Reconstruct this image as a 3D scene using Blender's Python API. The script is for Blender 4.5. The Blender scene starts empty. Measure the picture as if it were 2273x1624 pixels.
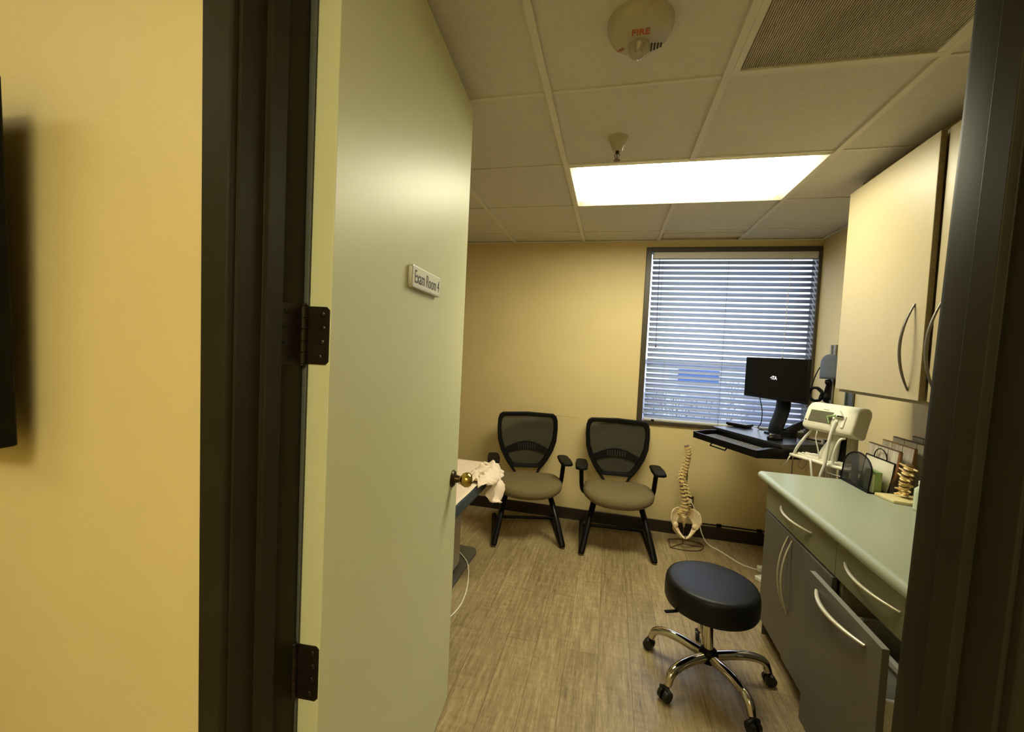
import bpy, bmesh, math, random
from mathutils import Vector, Matrix
random.seed(7)
PI = math.pi
scene = bpy.context.scene
COL = scene.collection

# ------------------------------------------------------------------ materials
def lin(c):
    return tuple((x / 12.92 if x <= .04045 else ((x + .055) / 1.055) ** 2.4) for x in c)
def rgb(r, g, b):
    return lin((r / 255., g / 255., b / 255.))

def mat(name, col, rough=.5, metal=0., var=.06, scale=40., bump=0., bscale=300., spec=.5, alpha=1., trans=0., coat=0.):
    m = bpy.data.materials.new(name); m.use_nodes = True
    nt = m.node_tree; N = nt.nodes; L = nt.links
    b = N['Principled BSDF']
    b.inputs['Roughness'].default_value = rough
    b.inputs['Metallic'].default_value = metal
    b.inputs['Specular IOR Level'].default_value = spec
    b.inputs['Alpha'].default_value = alpha
    b.inputs['Coat Weight'].default_value = coat
    if trans: b.inputs['Transmission Weight'].default_value = trans
    tc = N.new('ShaderNodeTexCoord')
    if var > 0:
        n = N.new('ShaderNodeTexNoise'); n.inputs['Scale'].default_value = scale; n.inputs['Detail'].default_value = 4
        r = N.new('ShaderNodeValToRGB')
        r.color_ramp.elements[0].position = .3; r.color_ramp.elements[1].position = .7
        r.color_ramp.elements[0].color = tuple(c * (1 - var) for c in col) + (1,)
        r.color_ramp.elements[1].color = tuple(min(1, c * (1 + var)) for c in col) + (1,)
        L.new(tc.outputs['Object'], n.inputs['Vector']); L.new(n.outputs['Fac'], r.inputs['Fac'])
        L.new(r.outputs['Color'], b.inputs['Base Color'])
    else:
        b.inputs['Base Color'].default_value = tuple(col) + (1,)
    if bump > 0:
        n2 = N.new('ShaderNodeTexNoise'); n2.inputs['Scale'].default_value = bscale; n2.inputs['Detail'].default_value = 3
        bp = N.new('ShaderNodeBump'); bp.inputs['Strength'].default_value = bump; bp.inputs['Distance'].default_value = .002
        L.new(tc.outputs['Object'], n2.inputs['Vector']); L.new(n2.outputs['Fac'], bp.inputs['Height'])
        L.new(bp.outputs['Normal'], b.inputs['Normal'])
    return m

def emit(name, col, strength):
    m = bpy.data.materials.new(name); m.use_nodes = True
    nt = m.node_tree; nt.nodes.clear()
    e = nt.nodes.new('ShaderNodeEmission'); o = nt.nodes.new('ShaderNodeOutputMaterial')
    e.inputs['Color'].default_value = tuple(col) + (1,); e.inputs['Strength'].default_value = strength
    nt.links.new(e.outputs[0], o.inputs['Surface'])
    return m

def mixsurf(name, col, rough, kind, fac):
    """principled mixed with a transparent or translucent share"""
    m = mat(name, col, rough, var=0)
    nt = m.node_tree; N = nt.nodes
    t = N.new('ShaderNodeBsdfTransparent' if kind == 'transparent' else 'ShaderNodeBsdfTranslucent')
    if kind != 'transparent': t.inputs['Color'].default_value = tuple(col) + (1,)
    mx = N.new('ShaderNodeMixShader'); mx.inputs['Fac'].default_value = fac
    nt.links.new(N['Principled BSDF'].outputs[0], mx.inputs[1]); nt.links.new(t.outputs[0], mx.inputs[2])
    nt.links.new(mx.outputs[0], N['Material Output'].inputs['Surface'])
    return m

M = {}
M['wall'] = mat('yellow wall paint', (.62, .50, .255), .55, var=.025, scale=3, bump=.12, bscale=260)
M['wall_plain'] = mat('off white wall paint', (.64, .585, .47), .5, var=.02, scale=3, bump=.12, bscale=260)
M['corr'] = mat('corridor yellow paint', (.64, .535, .265), .5, var=.03, scale=2.5, bump=.15, bscale=240)
M['tile'] = mat('acoustic ceiling tile', (.62, .60, .55), .9, var=.04, scale=60, bump=.25, bscale=420)
M['grid'] = mat('painted ceiling grid', (.68, .65, .58), .5, var=.02)
M['enamel'] = mat('white enamel', (.80, .76, .64), .5, var=.02)
M['frame'] = mat('dark bronze painted steel', (.024, .020, .0105), .5, var=.10, scale=9, bump=.05, bscale=120, spec=.10)
M['winframe'] = mat('bronze window frame', (.045, .034, .021), .4, var=.1)
M['door'] = mat('sage painted door', (.58, .59, .365), .42, spec=.4, var=.03, scale=2, bump=.03, bscale=60)
M['base'] = mat('dark vinyl baseboard', (.018, .011, .007), .4, var=.1)
M['hinge'] = mat('bronze hinge metal', (.020, .014, .009), .32, metal=.4, var=.2, scale=25)
M['brass'] = mat('aged brass', (.50, .34, .10), .22, metal=1, var=.15, scale=30)
M['darkbrass'] = mat('dark tarnished brass', (.06, .04, .02), .3, metal=.9, var=.2)
M['white'] = mat('white plastic', (.72, .70, .62), .4, var=.03)
M['cream'] = mat('cream plastic', (.70, .67, .55), .38, var=.03)
M['black'] = mat('black plastic', (.0035, .0032, .0028), .5, var=.1, spec=.14)
M['blackgloss'] = mat('black satin steel', (.004, .0037, .004), .32, var=.1, spec=.2)
M['deckmat'] = mat('black workstation laminate', (.012, .012, .015), .28, var=.08)
M['keys'] = mat('worn dark key caps', (.10, .098, .092), .5, var=.15, scale=90)
M['screen'] = mat('black screen glass', (.003, .003, .003), .25, var=0, spec=.12)
M['rib'] = mat('dark grey rib plastic', (.030, .027, .02), .6, var=.05)
M['seat'] = mat('olive brown seat fabric', (.145, .112, .047), .9, var=.12, scale=90, bump=.4, bscale=700)
M['mesh'] = mixsurf('dark back mesh', (.026, .024, .016), .85, 'transparent', .16)
M['vinyl'] = mat('black stool vinyl', (.0075, .0075, .0088), .42, var=.1, bump=.08, bscale=500, spec=.22)
M['chrome'] = mat('polished chrome', (.62, .58, .52), .09, metal=1, var=0)
M['steel'] = mat('brushed nickel', (.55, .51, .44), .3, metal=1, var=.05)
M['handle'] = mat('pale satin handle', (.62, .57, .44), .33, metal=.35, var=.03)
M['darkhandle'] = mat('grey satin handle', (.16, .145, .12), .35, metal=.6, var=.05)
M['counter'] = mat('sage speckled laminate', (.315, .345, .262), .3, var=.04, scale=220)
M['drawer'] = mat('olive sage laminate', (.19, .188, .115), .45, var=.03)
M['grey'] = mat('warm grey laminate', (.112, .102, .086), .45, var=.04)
M['greyedge'] = mat('grey laminate edge', (.21, .195, .175), .45, var=.04)
M['carcass'] = mat('beige carcass board', (.36, .31, .2), .6, var=.06)
M['chip'] = mat('raw board edge', (.24, .19, .095), .8, var=.25, scale=220)
M['updoor'] = mat('cream cabinet door', (.43, .355, .215), .42, var=.02)
M['bone'] = mat('bone coloured resin', (.78, .58, .26), .42, var=.18, scale=60, bump=.15, bscale=160)
M['pelvis'] = mat('pale bone resin', (.80, .64, .40), .42, var=.16, scale=45, bump=.12, bscale=130)
M['disc'] = mat('brown disc rubber', (.16, .085, .035), .55, var=.2)
M['wire'] = mat('dark brown wire', (.085, .05, .024), .45, var=.1)
M['rubber'] = mat('black caster rubber', (.006, .006, .006), .45, var=.1)
M['cable'] = mat('white cable', (.86, .82, .72), .5, var=.03)
M['navy'] = mat('slate blue vinyl', (.040, .050, .062), .5, var=.08)
M['paper'] = mat('pale pink exam paper', (.74, .60, .46), .75, var=.03, scale=14, bump=.3, bscale=30)
M['shroud'] = mat('beige table shroud', (.42, .365, .25), .5, var=.05)
M['plate'] = mat('grey base plate', (.095, .085, .066), .55, var=.08)
M['green'] = mat('green note paper', (.25, .38, .14), .7, var=.05)
M['palegreen'] = mat('pale green paper', (.58, .66, .40), .7, var=.05)
M['sheet'] = mat('white paper', (.62, .58, .46), .7, var=.04)
M['beige'] = mat('pale beige board', (.50, .45, .34), .7, var=.05)
M['wood'] = mat('red brown wood', (.24, .11, .045), .5, var=.2, scale=30)
M['cuff'] = mat('blue grey nylon', (.105, .118, .155), .75, var=.1, bump=.2)
M['alu'] = mat('dull aluminium', (.30, .295, .27), .4, metal=.7, var=.08)
M['track'] = mat('dark grey track', (.10, .105, .095), .45, metal=.4, var=.2, scale=12)
M['lcd'] = mat('unlit olive grey display', (.105, .098, .062), .3, var=.03)
M['meshblack'] = mixsurf('fine black wire mesh', (.012, .011, .010), .7, 'transparent', .42)
M['slat'] = mixsurf('pale blind slat', (.38, .45, .62), .5, 'translucent', .25)
M['blindrail'] = mat('off white blind rail', (.56, .54, .50), .5, var=.02)
M['cord'] = mat('pale cord', (.5, .5, .5), .7, var=0)
M['darkcord'] = mat('grey cord', (.10, .10, .12), .7, var=0)
M['strobe'] = mat('cream strobe housing', (.42, .39, .29), .4, var=.04)
M['red'] = mat('red lettering', (.42, .075, .02), .5, var=0)
M['ink'] = mat('black ink', (.02, .019, .016), .6, var=0)
M['silver'] = mat('silver sign holder', (.55, .53, .47), .32, metal=.6, var=.05)
M['filter'] = mat('dusty brown grey grille', (.46, .42, .34), .7, var=.16, scale=5)
M['lens'] = mat('clear strobe lens', (.8, .78, .66), .08, var=0, trans=.75)
M['clear'] = mixsurf('clear plastic', (.6, .6, .55), .15, 'transparent', .6)
M['facade'] = mat('pale facade', (.62, .60, .62), .8, var=.06, scale=.5)
M['roofedge'] = mat('grey parapet', (.25, .25, .30), .8, var=.1)
M['bluesign'] = mat('blue sign board', (.045, .12, .36), .6, var=.04)
M['asphalt'] = mat('parking asphalt', (.38, .37, .38), .9, var=.15, scale=.8)
M['carwhite'] = mat('white car paint', (.7, .7, .72), .25, var=.02)
M['cargrey'] = mat('grey car paint', (.12, .13, .15), .25, var=.02)
M['glassdark'] = mat('dark car glass', (.03, .035, .045), .1, var=0)
M['bark'] = mat('grey bark', (.12, .09, .075), .9, var=.3, scale=30)
M['bush'] = mat('dusty green shrub', (.10, .13, .08), .9, var=.35, scale=8)

def glass_mat():
    m = bpy.data.materials.new('window glass'); m.use_nodes = True
    nt = m.node_tree; nt.nodes.clear()
    t = nt.nodes.new('ShaderNodeBsdfTransparent'); t.inputs['Color'].default_value = (.93, .96, 1, 1)
    g = nt.nodes.new('ShaderNodeBsdfGlossy'); g.inputs['Roughness'].default_value = .02
    mx = nt.nodes.new('ShaderNodeMixShader'); mx.inputs['Fac'].default_value = .05
    o = nt.nodes.new('ShaderNodeOutputMaterial')
    nt.links.new(t.outputs[0], mx.inputs[1]); nt.links.new(g.outputs[0], mx.inputs[2]); nt.links.new(mx.outputs[0], o.inputs['Surface'])
    return m
M['glass'] = glass_mat()

def plank_mat():
    m = mat('weathered oak vinyl plank', (.3, .2, .1), .38, var=0)
    nt = m.node_tree; N = nt.nodes; L = nt.links; b = N['Principled BSDF']
    tc = N.new('ShaderNodeTexCoord'); mp = N.new('ShaderNodeMapping'); mp.inputs['Rotation'].default_value = (0, 0, PI / 2)
    L.new(tc.outputs['Object'], mp.inputs['Vector'])
    br = N.new('ShaderNodeTexBrick'); br.inputs['Scale'].default_value = 1
    br.inputs['Brick Width'].default_value = 1.22; br.inputs['Row Height'].default_value = .152
    br.inputs['Mortar Size'].default_value = .0010; br.inputs['Bias'].default_value = 0; br.offset = .37; br.offset_frequency = 2
    br.inputs['Color1'].default_value = (.34, .34, .34, 1); br.inputs['Color2'].default_value = (.66, .66, .66, 1); br.inputs['Mortar'].default_value = (.12, .12, .12, 1)
    L.new(mp.outputs['Vector'], br.inputs['Vector'])
    def noise(sx, sy, detail, rough=.6):
        q = N.new('ShaderNodeMapping'); q.inputs['Scale'].default_value = (sx, sy, 1)
        L.new(tc.outputs['Object'], q.inputs['Vector'])
        n = N.new('ShaderNodeTexNoise'); n.inputs['Scale'].default_value = 1; n.inputs['Detail'].default_value = detail; n.inputs['Roughness'].default_value = rough
        L.new(q.outputs['Vector'], n.inputs['Vector']); return n
    n1 = noise(60, 4.5, 6, .7); n2 = noise(240, 22, 3, .7); n3 = noise(9, 45, 3, .6); n4 = noise(2.2, 1.6, 2)
    def math_(op, a, c):
        k = N.new('ShaderNodeMath'); k.operation = op
        for i, v in enumerate((a, c)):
            if isinstance(v, (int, float)): k.inputs[i].default_value = v
            else: L.new(v, k.inputs[i])
        return k.outputs[0]
    s = math_('ADD', math_('MULTIPLY', n1.outputs['Fac'], .74), math_('MULTIPLY', n2.outputs['Fac'], .42))
    s = math_('ADD', s, math_('MULTIPLY', n3.outputs['Fac'], .22))
    s = math_('ADD', s, math_('MULTIPLY', n4.outputs['Fac'], .25))
    s = math_('ADD', s, math_('MULTIPLY', br.outputs['Color'], .26))
    s = math_('SUBTRACT', s, .44)
    r = N.new('ShaderNodeValToRGB'); e = r.color_ramp.elements
    e[0].position = .22; e[0].color = (.090, .060, .026, 1)
    e[1].position = .80; e[1].color = (.53, .42, .235, 1)
    k = e.new(.5); k.color = (.29, .213, .107, 1)
    L.new(s, r.inputs['Fac'])
    mx = N.new('ShaderNodeMix'); mx.data_type = 'RGBA'
    L.new(br.outputs['Fac'], mx.inputs[0]); L.new(r.outputs['Color'], mx.inputs[6]); mx.inputs[7].default_value = (.10, .068, .032, 1)
    L.new(mx.outputs[2], b.inputs['Base Color'])
    bp = N.new('ShaderNodeBump'); bp.inputs['Strength'].default_value = .25; bp.inputs['Distance'].default_value = .002
    L.new(s, bp.inputs['Height']); L.new(bp.outputs['Normal'], b.inputs['Normal'])
    return m
M['floor'] = plank_mat()

def whitewash_mat():
    m = mat('whitewashed wood', (.5, .45, .36), .7, var=0)
    nt = m.node_tree; N = nt.nodes; L = nt.links; b = N['Principled BSDF']
    tc = N.new('ShaderNodeTexCoord'); q = N.new('ShaderNodeMapping'); q.inputs['Scale'].default_value = (8, 40, 5)
    n = N.new('ShaderNodeTexNoise'); n.inputs['Scale'].default_value = 1; n.inputs['Detail'].default_value = 5
    L.new(tc.outputs['Object'], q.inputs['Vector']); L.new(q.outputs['Vector'], n.inputs['Vector'])
    r = N.new('ShaderNodeValToRGB'); r.color_ramp.elements[0].color = (.42, .37, .29, 1); r.color_ramp.elements[1].color = (.64, .58, .48, 1)
    r.color_ramp.elements[0].position = .32; r.color_ramp.elements[1].position = .6
    L.new(n.outputs['Fac'], r.inputs['Fac']); L.new(r.outputs['Color'], b.inputs['Base Color'])
    return m
M['whitewash'] = whitewash_mat()

# ------------------------------------------------------------------ mesh helpers
class MB:
    def __init__(s): s.bm = bmesh.new()
    def box(s, x0, x1, y0, y1, z0, z1, mx=None):
        v = [s.bm.verts.new((x, y, z)) for z in (z0, z1) for y in (y0, y1) for x in (x0, x1)]
        for f in ((0, 2, 3, 1), (4, 5, 7, 6), (0, 1, 5, 4), (2, 6, 7, 3), (0, 4, 6, 2), (1, 3, 7, 5)):
            s.bm.faces.new([v[i] for i in f])
        if mx is not None:
            for q in v: q.co = mx @ q.co
        return s
    def prism(s, poly, h0, h1, axis='z', mx=None):
        """polygon in the plane normal to axis, extruded h0..h1.  axis z: (x,y)  y: (x,z)  x: (y,z)"""
        def P(a, b, h): return {'z': (a, b, h), 'y': (a, h, b), 'x': (h, a, b)}[axis]
        lo = [s.bm.verts.new(P(a, b, h0)) for a, b in poly]; hi = [s.bm.verts.new(P(a, b, h1)) for a, b in poly]
        n = len(poly)
        fs = [s.bm.faces.new(lo), s.bm.faces.new(hi)]
        for i in range(n): fs.append(s.bm.faces.new((lo[i], lo[(i + 1) % n], hi[(i + 1) % n], hi[i])))
        if mx is not None:
            for q in lo + hi: q.co = mx @ q.co
        bmesh.ops.recalc_face_normals(s.bm, faces=fs)
        return s
    def lathe(s, prof, seg=32, mx=None, close=True):
        """prof: (r,z) from bottom to top around local z"""
        rings = []
        for r, z in prof:
            if r < 1e-6: rings.append([s.bm.verts.new((0, 0, z))])
            else: rings.append([s.bm.verts.new((r * math.cos(2 * PI * i / seg), r * math.sin(2 * PI * i / seg), z)) for i in range(seg)])
        for a, b in zip(rings, rings[1:]):
            for i in range(seg):
                j = (i + 1) % seg
                if len(a) == 1 and len(b) == 1: break
                if len(a) == 1: s.bm.faces.new((a[0], b[j], b[i]))
                elif len(b) == 1: s.bm.faces.new((a[i], a[j], b[0]))
                else: s.bm.faces.new((a[i], a[j], b[j], b[i]))
        if close:
            if len(rings[0]) > 1: s.bm.faces.new(list(reversed(rings[0])))
            if len(rings[-1]) > 1: s.bm.faces.new(rings[-1])
        if mx is not None:
            for rg in rings:
                for q in rg: q.co = mx @ q.co
        return s
    def tube(s, pts, r, seg=10, closed=False, flat=None):
        """sweep a circle (or an ellipse flat=(ra,rb)) along pts; r may be a list"""
        pts = [Vector(p) for p in pts]; n = len(pts)
        rs = r if isinstance(r, (list, tuple)) else [r] * n
        rings = []; up = None
        for i, p in enumerate(pts):
            a = pts[i - 1] if i or closed else p; b = pts[(i + 1) % n] if i < n - 1 or closed else p
            t = (b - a).normalized()
            if up is None:
                ref = Vector((0, 0, 1)) if abs(t.z) < .9 else Vector((1, 0, 0))
                up = (ref - t * ref.dot(t)).normalized()
            else: up = (up - t * up.dot(t)).normalized()
            sd = t.cross(up)
            fa, fb = flat if flat else (1, 1)
            rings.append([s.bm.verts.new(p + (sd * math.cos(2 * PI * k / seg) * fa + up * math.sin(2 * PI * k / seg) * fb) * rs[i]) for k in range(seg)])
        fs = []
        m = n if closed else n - 1
        for i in range(m):
            a, b = rings[i], rings[(i + 1) % n]
            for k in range(seg):
                j = (k + 1) % seg
                fs.append(s.bm.faces.new((a[k], a[j], b[j], b[k])))
        if not closed:
            fs.append(s.bm.faces.new(rings[0])); fs.append(s.bm.faces.new(rings[-1]))
        bmesh.ops.recalc_face_normals(s.bm, faces=fs)
        return s
    def cyl(s, a, b, r, r2=None, seg=20):
        return s.tube([a, b], [r, r if r2 is None else r2], seg)
    def ball(s, c, r, seg=16, sc=(1, 1, 1)):
        mx = Matrix.Translation(c) @ Matrix.Diagonal((r * sc[0], r * sc[1], r * sc[2], 1))
        bmesh.ops.create_uvsphere(s.bm, u_segments=seg, v_segments=max(8, seg // 2), radius=1, matrix=mx); return s
    def grid(s, nu, nv, fn, thick=0.):
        vs = [[s.bm.verts.new(fn(i / (nu - 1), j / (nv - 1))) for j in range(nv)] for i in range(nu)]
        for i in range(nu - 1):
            for j in range(nv - 1):
                s.bm.faces.new((vs[i][j], vs[i + 1][j], vs[i + 1][j + 1], vs[i][j + 1]))
        return s
    def build(s, name, m, parent=None, bevel=0., seg=2, smooth=None, sub=0, solid=0., recalc=False):
        if recalc: bmesh.ops.recalc_face_normals(s.bm, faces=s.bm.faces)
        me = bpy.data.meshes.new(name); s.bm.to_mesh(me); s.bm.free()
        me.materials.append(M[m] if isinstance(m, str) else m)
        if smooth is None: smooth = 35 if True else 0
        if smooth:
            me.polygons.foreach_set('use_smooth', [True] * len(me.polygons))
            me.set_sharp_from_angle(angle=math.radians(smooth))
        o = bpy.data.objects.new(name, me); COL.objects.link(o)
        if parent: o.parent = parent
        if solid:
            d = o.modifiers.new('solid', 'SOLIDIFY'); d.thickness = solid; d.offset = 0
        if bevel:
            d = o.modifiers.new('bevel', 'BEVEL'); d.width = bevel; d.segments = seg; d.limit_method = 'ANGLE'; d.angle_limit = math.radians(40); d.harden_normals = False
        if sub:
            d = o.modifiers.new('sub', 'SUBSURF'); d.levels = sub; d.render_levels = sub
        return o

def thing(name, label, cat, loc=(0, 0, 0), rotz=0., group=None):
    o = bpy.data.objects.new(name, None); COL.objects.link(o)
    o.empty_display_size = .05; o.location = loc; o.rotation_euler = (0, 0, rotz)
    o['label'] = label; o['category'] = cat
    if group: o['group'] = group
    return o
def tag(o, label, cat, group=None, kind=None):
    if label: o['label'] = label
    if cat: o['category'] = cat
    if group: o['group'] = group
    if kind: o['kind'] = kind
    return o
def struct(o, label=None):
    o['kind'] = 'structure'
    if label: o['label'] = label
    return o
def copy_thing(o, loc, rotz, label):
    r = o.copy(); COL.objects.link(r); r.location = loc; r.rotation_euler = (0, 0, rotz); r['label'] = label
    for ch in list(o.children):
        c = ch.copy(); COL.objects.link(c); c.parent = r
        for g in list(ch.children):
            d = g.copy(); COL.objects.link(d); d.parent = c
    return r
def text_mesh(name, txt, size, m, parent, mx, xs=1., depth=.0004, bold=0.):
    cu = bpy.data.curves.new(name, 'FONT'); cu.body = txt; cu.size = size; cu.align_x = 'CENTER'; cu.align_y = 'CENTER'
    cu.extrude = depth; cu.offset = bold
    t = bpy.data.objects.new(name + '_tmp', cu); COL.objects.link(t)
    dg = bpy.context.evaluated_depsgraph_get()
    me = bpy.data.meshes.new_from_object(t.evaluated_get(dg))
    bpy.data.objects.remove(t); bpy.data.curves.remove(cu)
    me.transform(mx @ Matrix.Diagonal((xs, 1, 1, 1)))
    me.materials.clear(); me.materials.append(M[m]); me.name = name
    o = bpy.data.objects.new(name, me); COL.objects.link(o)
    if parent: o.parent = parent
    return o
def arc(c, r, a0, a1, n, plane='xz'):
    out = []
    for i in range(n + 1):
        a = math.radians(a0 + (a1 - a0) * i / n)
        u, v = r * math.cos(a), r * math.sin(a)
        out.append({'xz': (c[0] + u, c[1], c[2] + v), 'xy': (c[0] + u, c[1] + v, c[2]), 'yz': (c[0], c[1] + u, c[2] + v)}[plane])
    return out
def smoothpath(pts, n=8):
    """Catmull-Rom through pts"""
    p = [Vector(q) for q in pts]; p = [2 * p[0] - p[1]] + p + [2 * p[-1] - p[-2]]
    out = []
    for i in range(1, len(p) - 2):
        for k in range(n):
            t = k / n
            out.append(.5 * ((2 * p[i]) + (-p[i - 1] + p[i + 1]) * t + (2 * p[i - 1] - 5 * p[i] + 4 * p[i + 1] - p[i + 2]) * t * t + (-p[i - 1] + 3 * p[i] - 3 * p[i + 1] + p[i + 2]) * t ** 3))
    out.append(p[-2]); return out

# ------------------------------------------------------------------ camera
def look(yaw, pitch, roll):
    return Matrix.Rotation(yaw, 3, 'Z') @ Matrix.Rotation(pitch, 3, 'X') @ Matrix.Rotation(roll, 3, 'Y')
Rm = look(.232, -.03855, -.04948)
right, fwd, up = Rm.col[0], Rm.col[1], Rm.col[2]
cam = bpy.data.cameras.new('camera'); camo = bpy.data.objects.new('camera', cam); COL.objects.link(camo)
mw = Matrix.Identity(4)
for i in range(3):
    mw[i][0] = right[i]; mw[i][1] = up[i]; mw[i][2] = -fwd[i]
mw[0][3], mw[1][3], mw[2][3] = .2831, -.82553, 1.47224
camo.matrix_world = mw
cam.sensor_fit = 'HORIZONTAL'; cam.sensor_width = 36.; cam.lens = 924.81 / 2273 * 36.; cam.clip_start = .02; cam.clip_end = 300
scene.camera = camo

# ------------------------------------------------------------------ constants
H = 2.434; T = .6096; YC = .7515
XL, XR = -1.62, 1.8176      # room side walls
YF, YB = -.16, 2.8594       # room side of the corridor wall, window wall
YCOR = -.302                # corridor side of the same wall
CX0, CX1, CYB, HC = -3.2, 2.6, -2.35, 2.62
DL, DR = -.331, .751        # frame outer edges

# ------------------------------------------------------------------ room shell
struct(MB().box(XL - .12, XR + .12, CYB, YB + .12, -.1, 0).build('floor', 'floor', smooth=0), 'oak look vinyl plank floor')

# ceiling: tiles (with openings for the lamp, the return grille and the slot vent) and the metal grid
xs = [XL] + [k * T for k in range(-2, 3)] + [XR]
ys = [YF] + [YC + k * T for k in range(-1, 4)] + [YB]
cm = MB()
for i in range(len(xs) - 1):
    for j in range(len(ys) - 1):
        x0, x1, y0, y1 = xs[i], xs[i + 1], ys[j], ys[j + 1]
        lamp = x0 > -.01 and x1 < 1.23 and abs(y0 - (YC + T)) < .01
        grille = abs(x0 - T) < .01 and abs(y1 - YC) < .01
        slot = abs(x0 - T) < .01 and y1 == YB
        if lamp or grille: continue
        if slot: y1 = 2.645
        cm.box(x0 + .002, x1 - .002, y0 + .002, y1 - .002, H + .008, H + .024)
cm.box(XL - .1, XR + .1, YF - .02, YB + .1, H + .16, H + .18)
struct(cm.build('ceiling', 'tile', smooth=0), 'suspended ceiling of off white acoustic tiles')
gm = MB()
for x in xs[1:-1]:
    if abs(x - T) < .01:
        gm.box(x - .012, x + .012, YF, YC + T, H - .003, H + .035).box(x - .012, x + .012, YC + 2 * T, YB, H - .003, H + .035)
    else: gm.box(x - .012, x + .012, YF, YB, H - .003, H + .035)
for y in ys[1:-1]: gm.box(XL, XR, y - .006, y + .006, H + .003, H + .035)
gm.box(XL, XL + .02, YF, YB, H - .003, H + .004).box(XR - .02, XR, YF, YB, H - .003, H + .004).box(XL, XR, YB - .02, YB, H - .0027, H + .004).box(XL, XR, YF, YF + .02, H - .0027, H + .004)
struct(gm.build('trim_2', 'grid', smooth=0), 'painted metal grid of the suspended ceiling')

# window wall with an opening
WX0, WX1, WZ0, WZ1 = .523, 1.8125, .905, 2.384
wb = MB()
wb.box(XL - .12, WX0, YB, YB + .14, 0, H + .16).box(WX1, XR + .12, YB, YB + .14, 0, H + .16)
wb.box(WX0, WX1, YB, YB + .14, 0, WZ0).box(WX0, WX1, YB, YB + .14, WZ1, H + .16)
struct(wb.build('wall_back', 'wall', smooth=0), 'yellow wall with the window')
# right wall: off white paint near the window, yellow beyond the second track
struct(MB().box(XR, XR + .12, YF - .02, YB + .14, 0, H + .16).build('wall_right', 'wall', smooth=0), 'pale wall behind the cabinets')
struct(MB().box(XL - .12, XL, YF - .02, YB + .14, 0, H + .16).build('wall_left', 'wall', smooth=0), 'yellow wall beside the exam table')
wf = MB()
wf.box(CX0, DL + .004, YCOR, YF, 0, HC).box(DR - .004, CX1, YCOR, YF, 0, HC).box(DL, DR, YCOR, YF, 2.45, HC)
struct(wf.build('wall_front', 'corr', smooth=0), 'yellow corridor wall with the door opening')
struct(MB().box(CX0, CX1, CYB - .12, CYB, 0, HC).build('wall_corridor', 'corr', smooth=0), 'corridor wall facing the door')
struct(MB().box(CX0 - .12, CX0, CYB - .12, YF, 0, HC).build('wall_corridor_end', 'corr', smooth=0), 'closed end of the corridor')
struct(MB().box(CX1, CX1 + .12, CYB - .12, YF, 0, HC).build('wall_corridor_far_end', 'corr', smooth=0), 'other closed end of the corridor')
struct(MB().box(CX0 - .12, CX1 + .12, CYB - .12, YF, HC, HC + .1).build('ceiling_corridor', 'tile', smooth=0), 'corridor ceiling')
struct(MB().box(CX0 - .12, XL - .12, CYB - .12, YF, -.1, 0).box(XR + .12, CX1 + .12, CYB - .12, YF, -.1, 0).build('floor_corridor', 'floor', smooth=0), 'corridor floor')

def baseboard(name, x0, x1, y0, y1, label):
    return struct(MB().box(x0, x1, y0, y1, 0, .102).build(name, 'base', bevel=.004), label)
baseboard('baseboard_back', XL, XR, YB - .012, YB, 'dark baseboard under the window')
baseboard('baseboard_left', XL, XL + .012, YF, YB - .012, 'dark baseboard on the exam table wall')
baseboard('baseboard_right', XR - .012, XR, 1.72, YB - .012, 'dark baseboard beyond the base cabinets')
baseboard('baseboard_corridor', CX0, DL, YCOR - .012, YCOR, 'dark baseboard in the corridor')

# cracked paint on the window wall above the chairs
ck = MB()
random.seed(3)
for k in range(3):
    x = -.24 + k * .085; z = .912 - .004 * k; pts = []
    for i in range(9):
        pts.append((x + i * .013, YB - .0004, z + random.uniform(-.006, .006)))
    ck.tube(pts, .0009, 4)
struct(ck.build('trim_4', mat('cracked paint edge', (.30, .22, .10), .8, var=0)), 'hairline crack in the wall paint above the chairs')

# window: frame, sill, glass
wn = MB()
wn.box(WX0, WX0 + .044, YB - .012, YB + .10, WZ0, WZ1).box(WX1 - .022, WX1, YB - .012, YB + .10, WZ0, WZ1)
wn.box(WX0 + .044, WX1 - .022, YB - .012, YB + .10, WZ1 - .036, WZ1).box(WX0 + .044, WX1 - .022, YB - .016, YB + .10, WZ0, WZ0 + .03)
win = struct(wn.build('window_1', 'winframe', bevel=.003), 'window with a dark bronze frame')
g = MB().box(WX0 + .04, WX1 - .02, YB + .085, YB + .090, WZ0 + .02, WZ1 - .03).build('pane', 'glass', win, smooth=0)

# door frame: double rabbet hollow metal profile, both jambs and the head
prof = [(-.331, -.165), (-.331, -.300), (-.331, -.316), (-.2835, -.316), (-.2805, -.313), (-.2805, -.3025), (-.2765, -.3025), (-.2765, -.256), (-.266, -.256), (-.266, -.222), (-.281, -.222), (-.281, -.162), (-.284, -.152), (-.331, -.152)]
MIR = .420
fm = MB()
def jamb(mb, pts, lean):
    lo = [mb.bm.verts.new((x + lean(x) * -1.65, y, 0)) for x, y in pts]; hi = [mb.bm.verts.new((x + lean(x) * (2.432 - 1.65), y, 2.432)) for x, y in pts]
    n = len(pts); mb.bm.faces.new(lo); mb.bm.faces.new(hi)
    for i in range(n): mb.bm.faces.new((lo[i], lo[(i + 1) % n], hi[(i + 1) % n], hi[i]))
jamb(fm, prof, lambda x: -.004 - .014 * min(1, max(0, (-.272 - x) / .05)))
jamb(fm, [(MIR - x + .003, y) for x, y in prof], lambda x: .023)
fm.box(-.285, .715, -.313, -.155, 2.417, 2.432).box(-.285, .715, -.256, -.222, 2.405, 2.417)
fm.box(-.336, .765, -.316, -.302, 2.432, 2.468)
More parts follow.
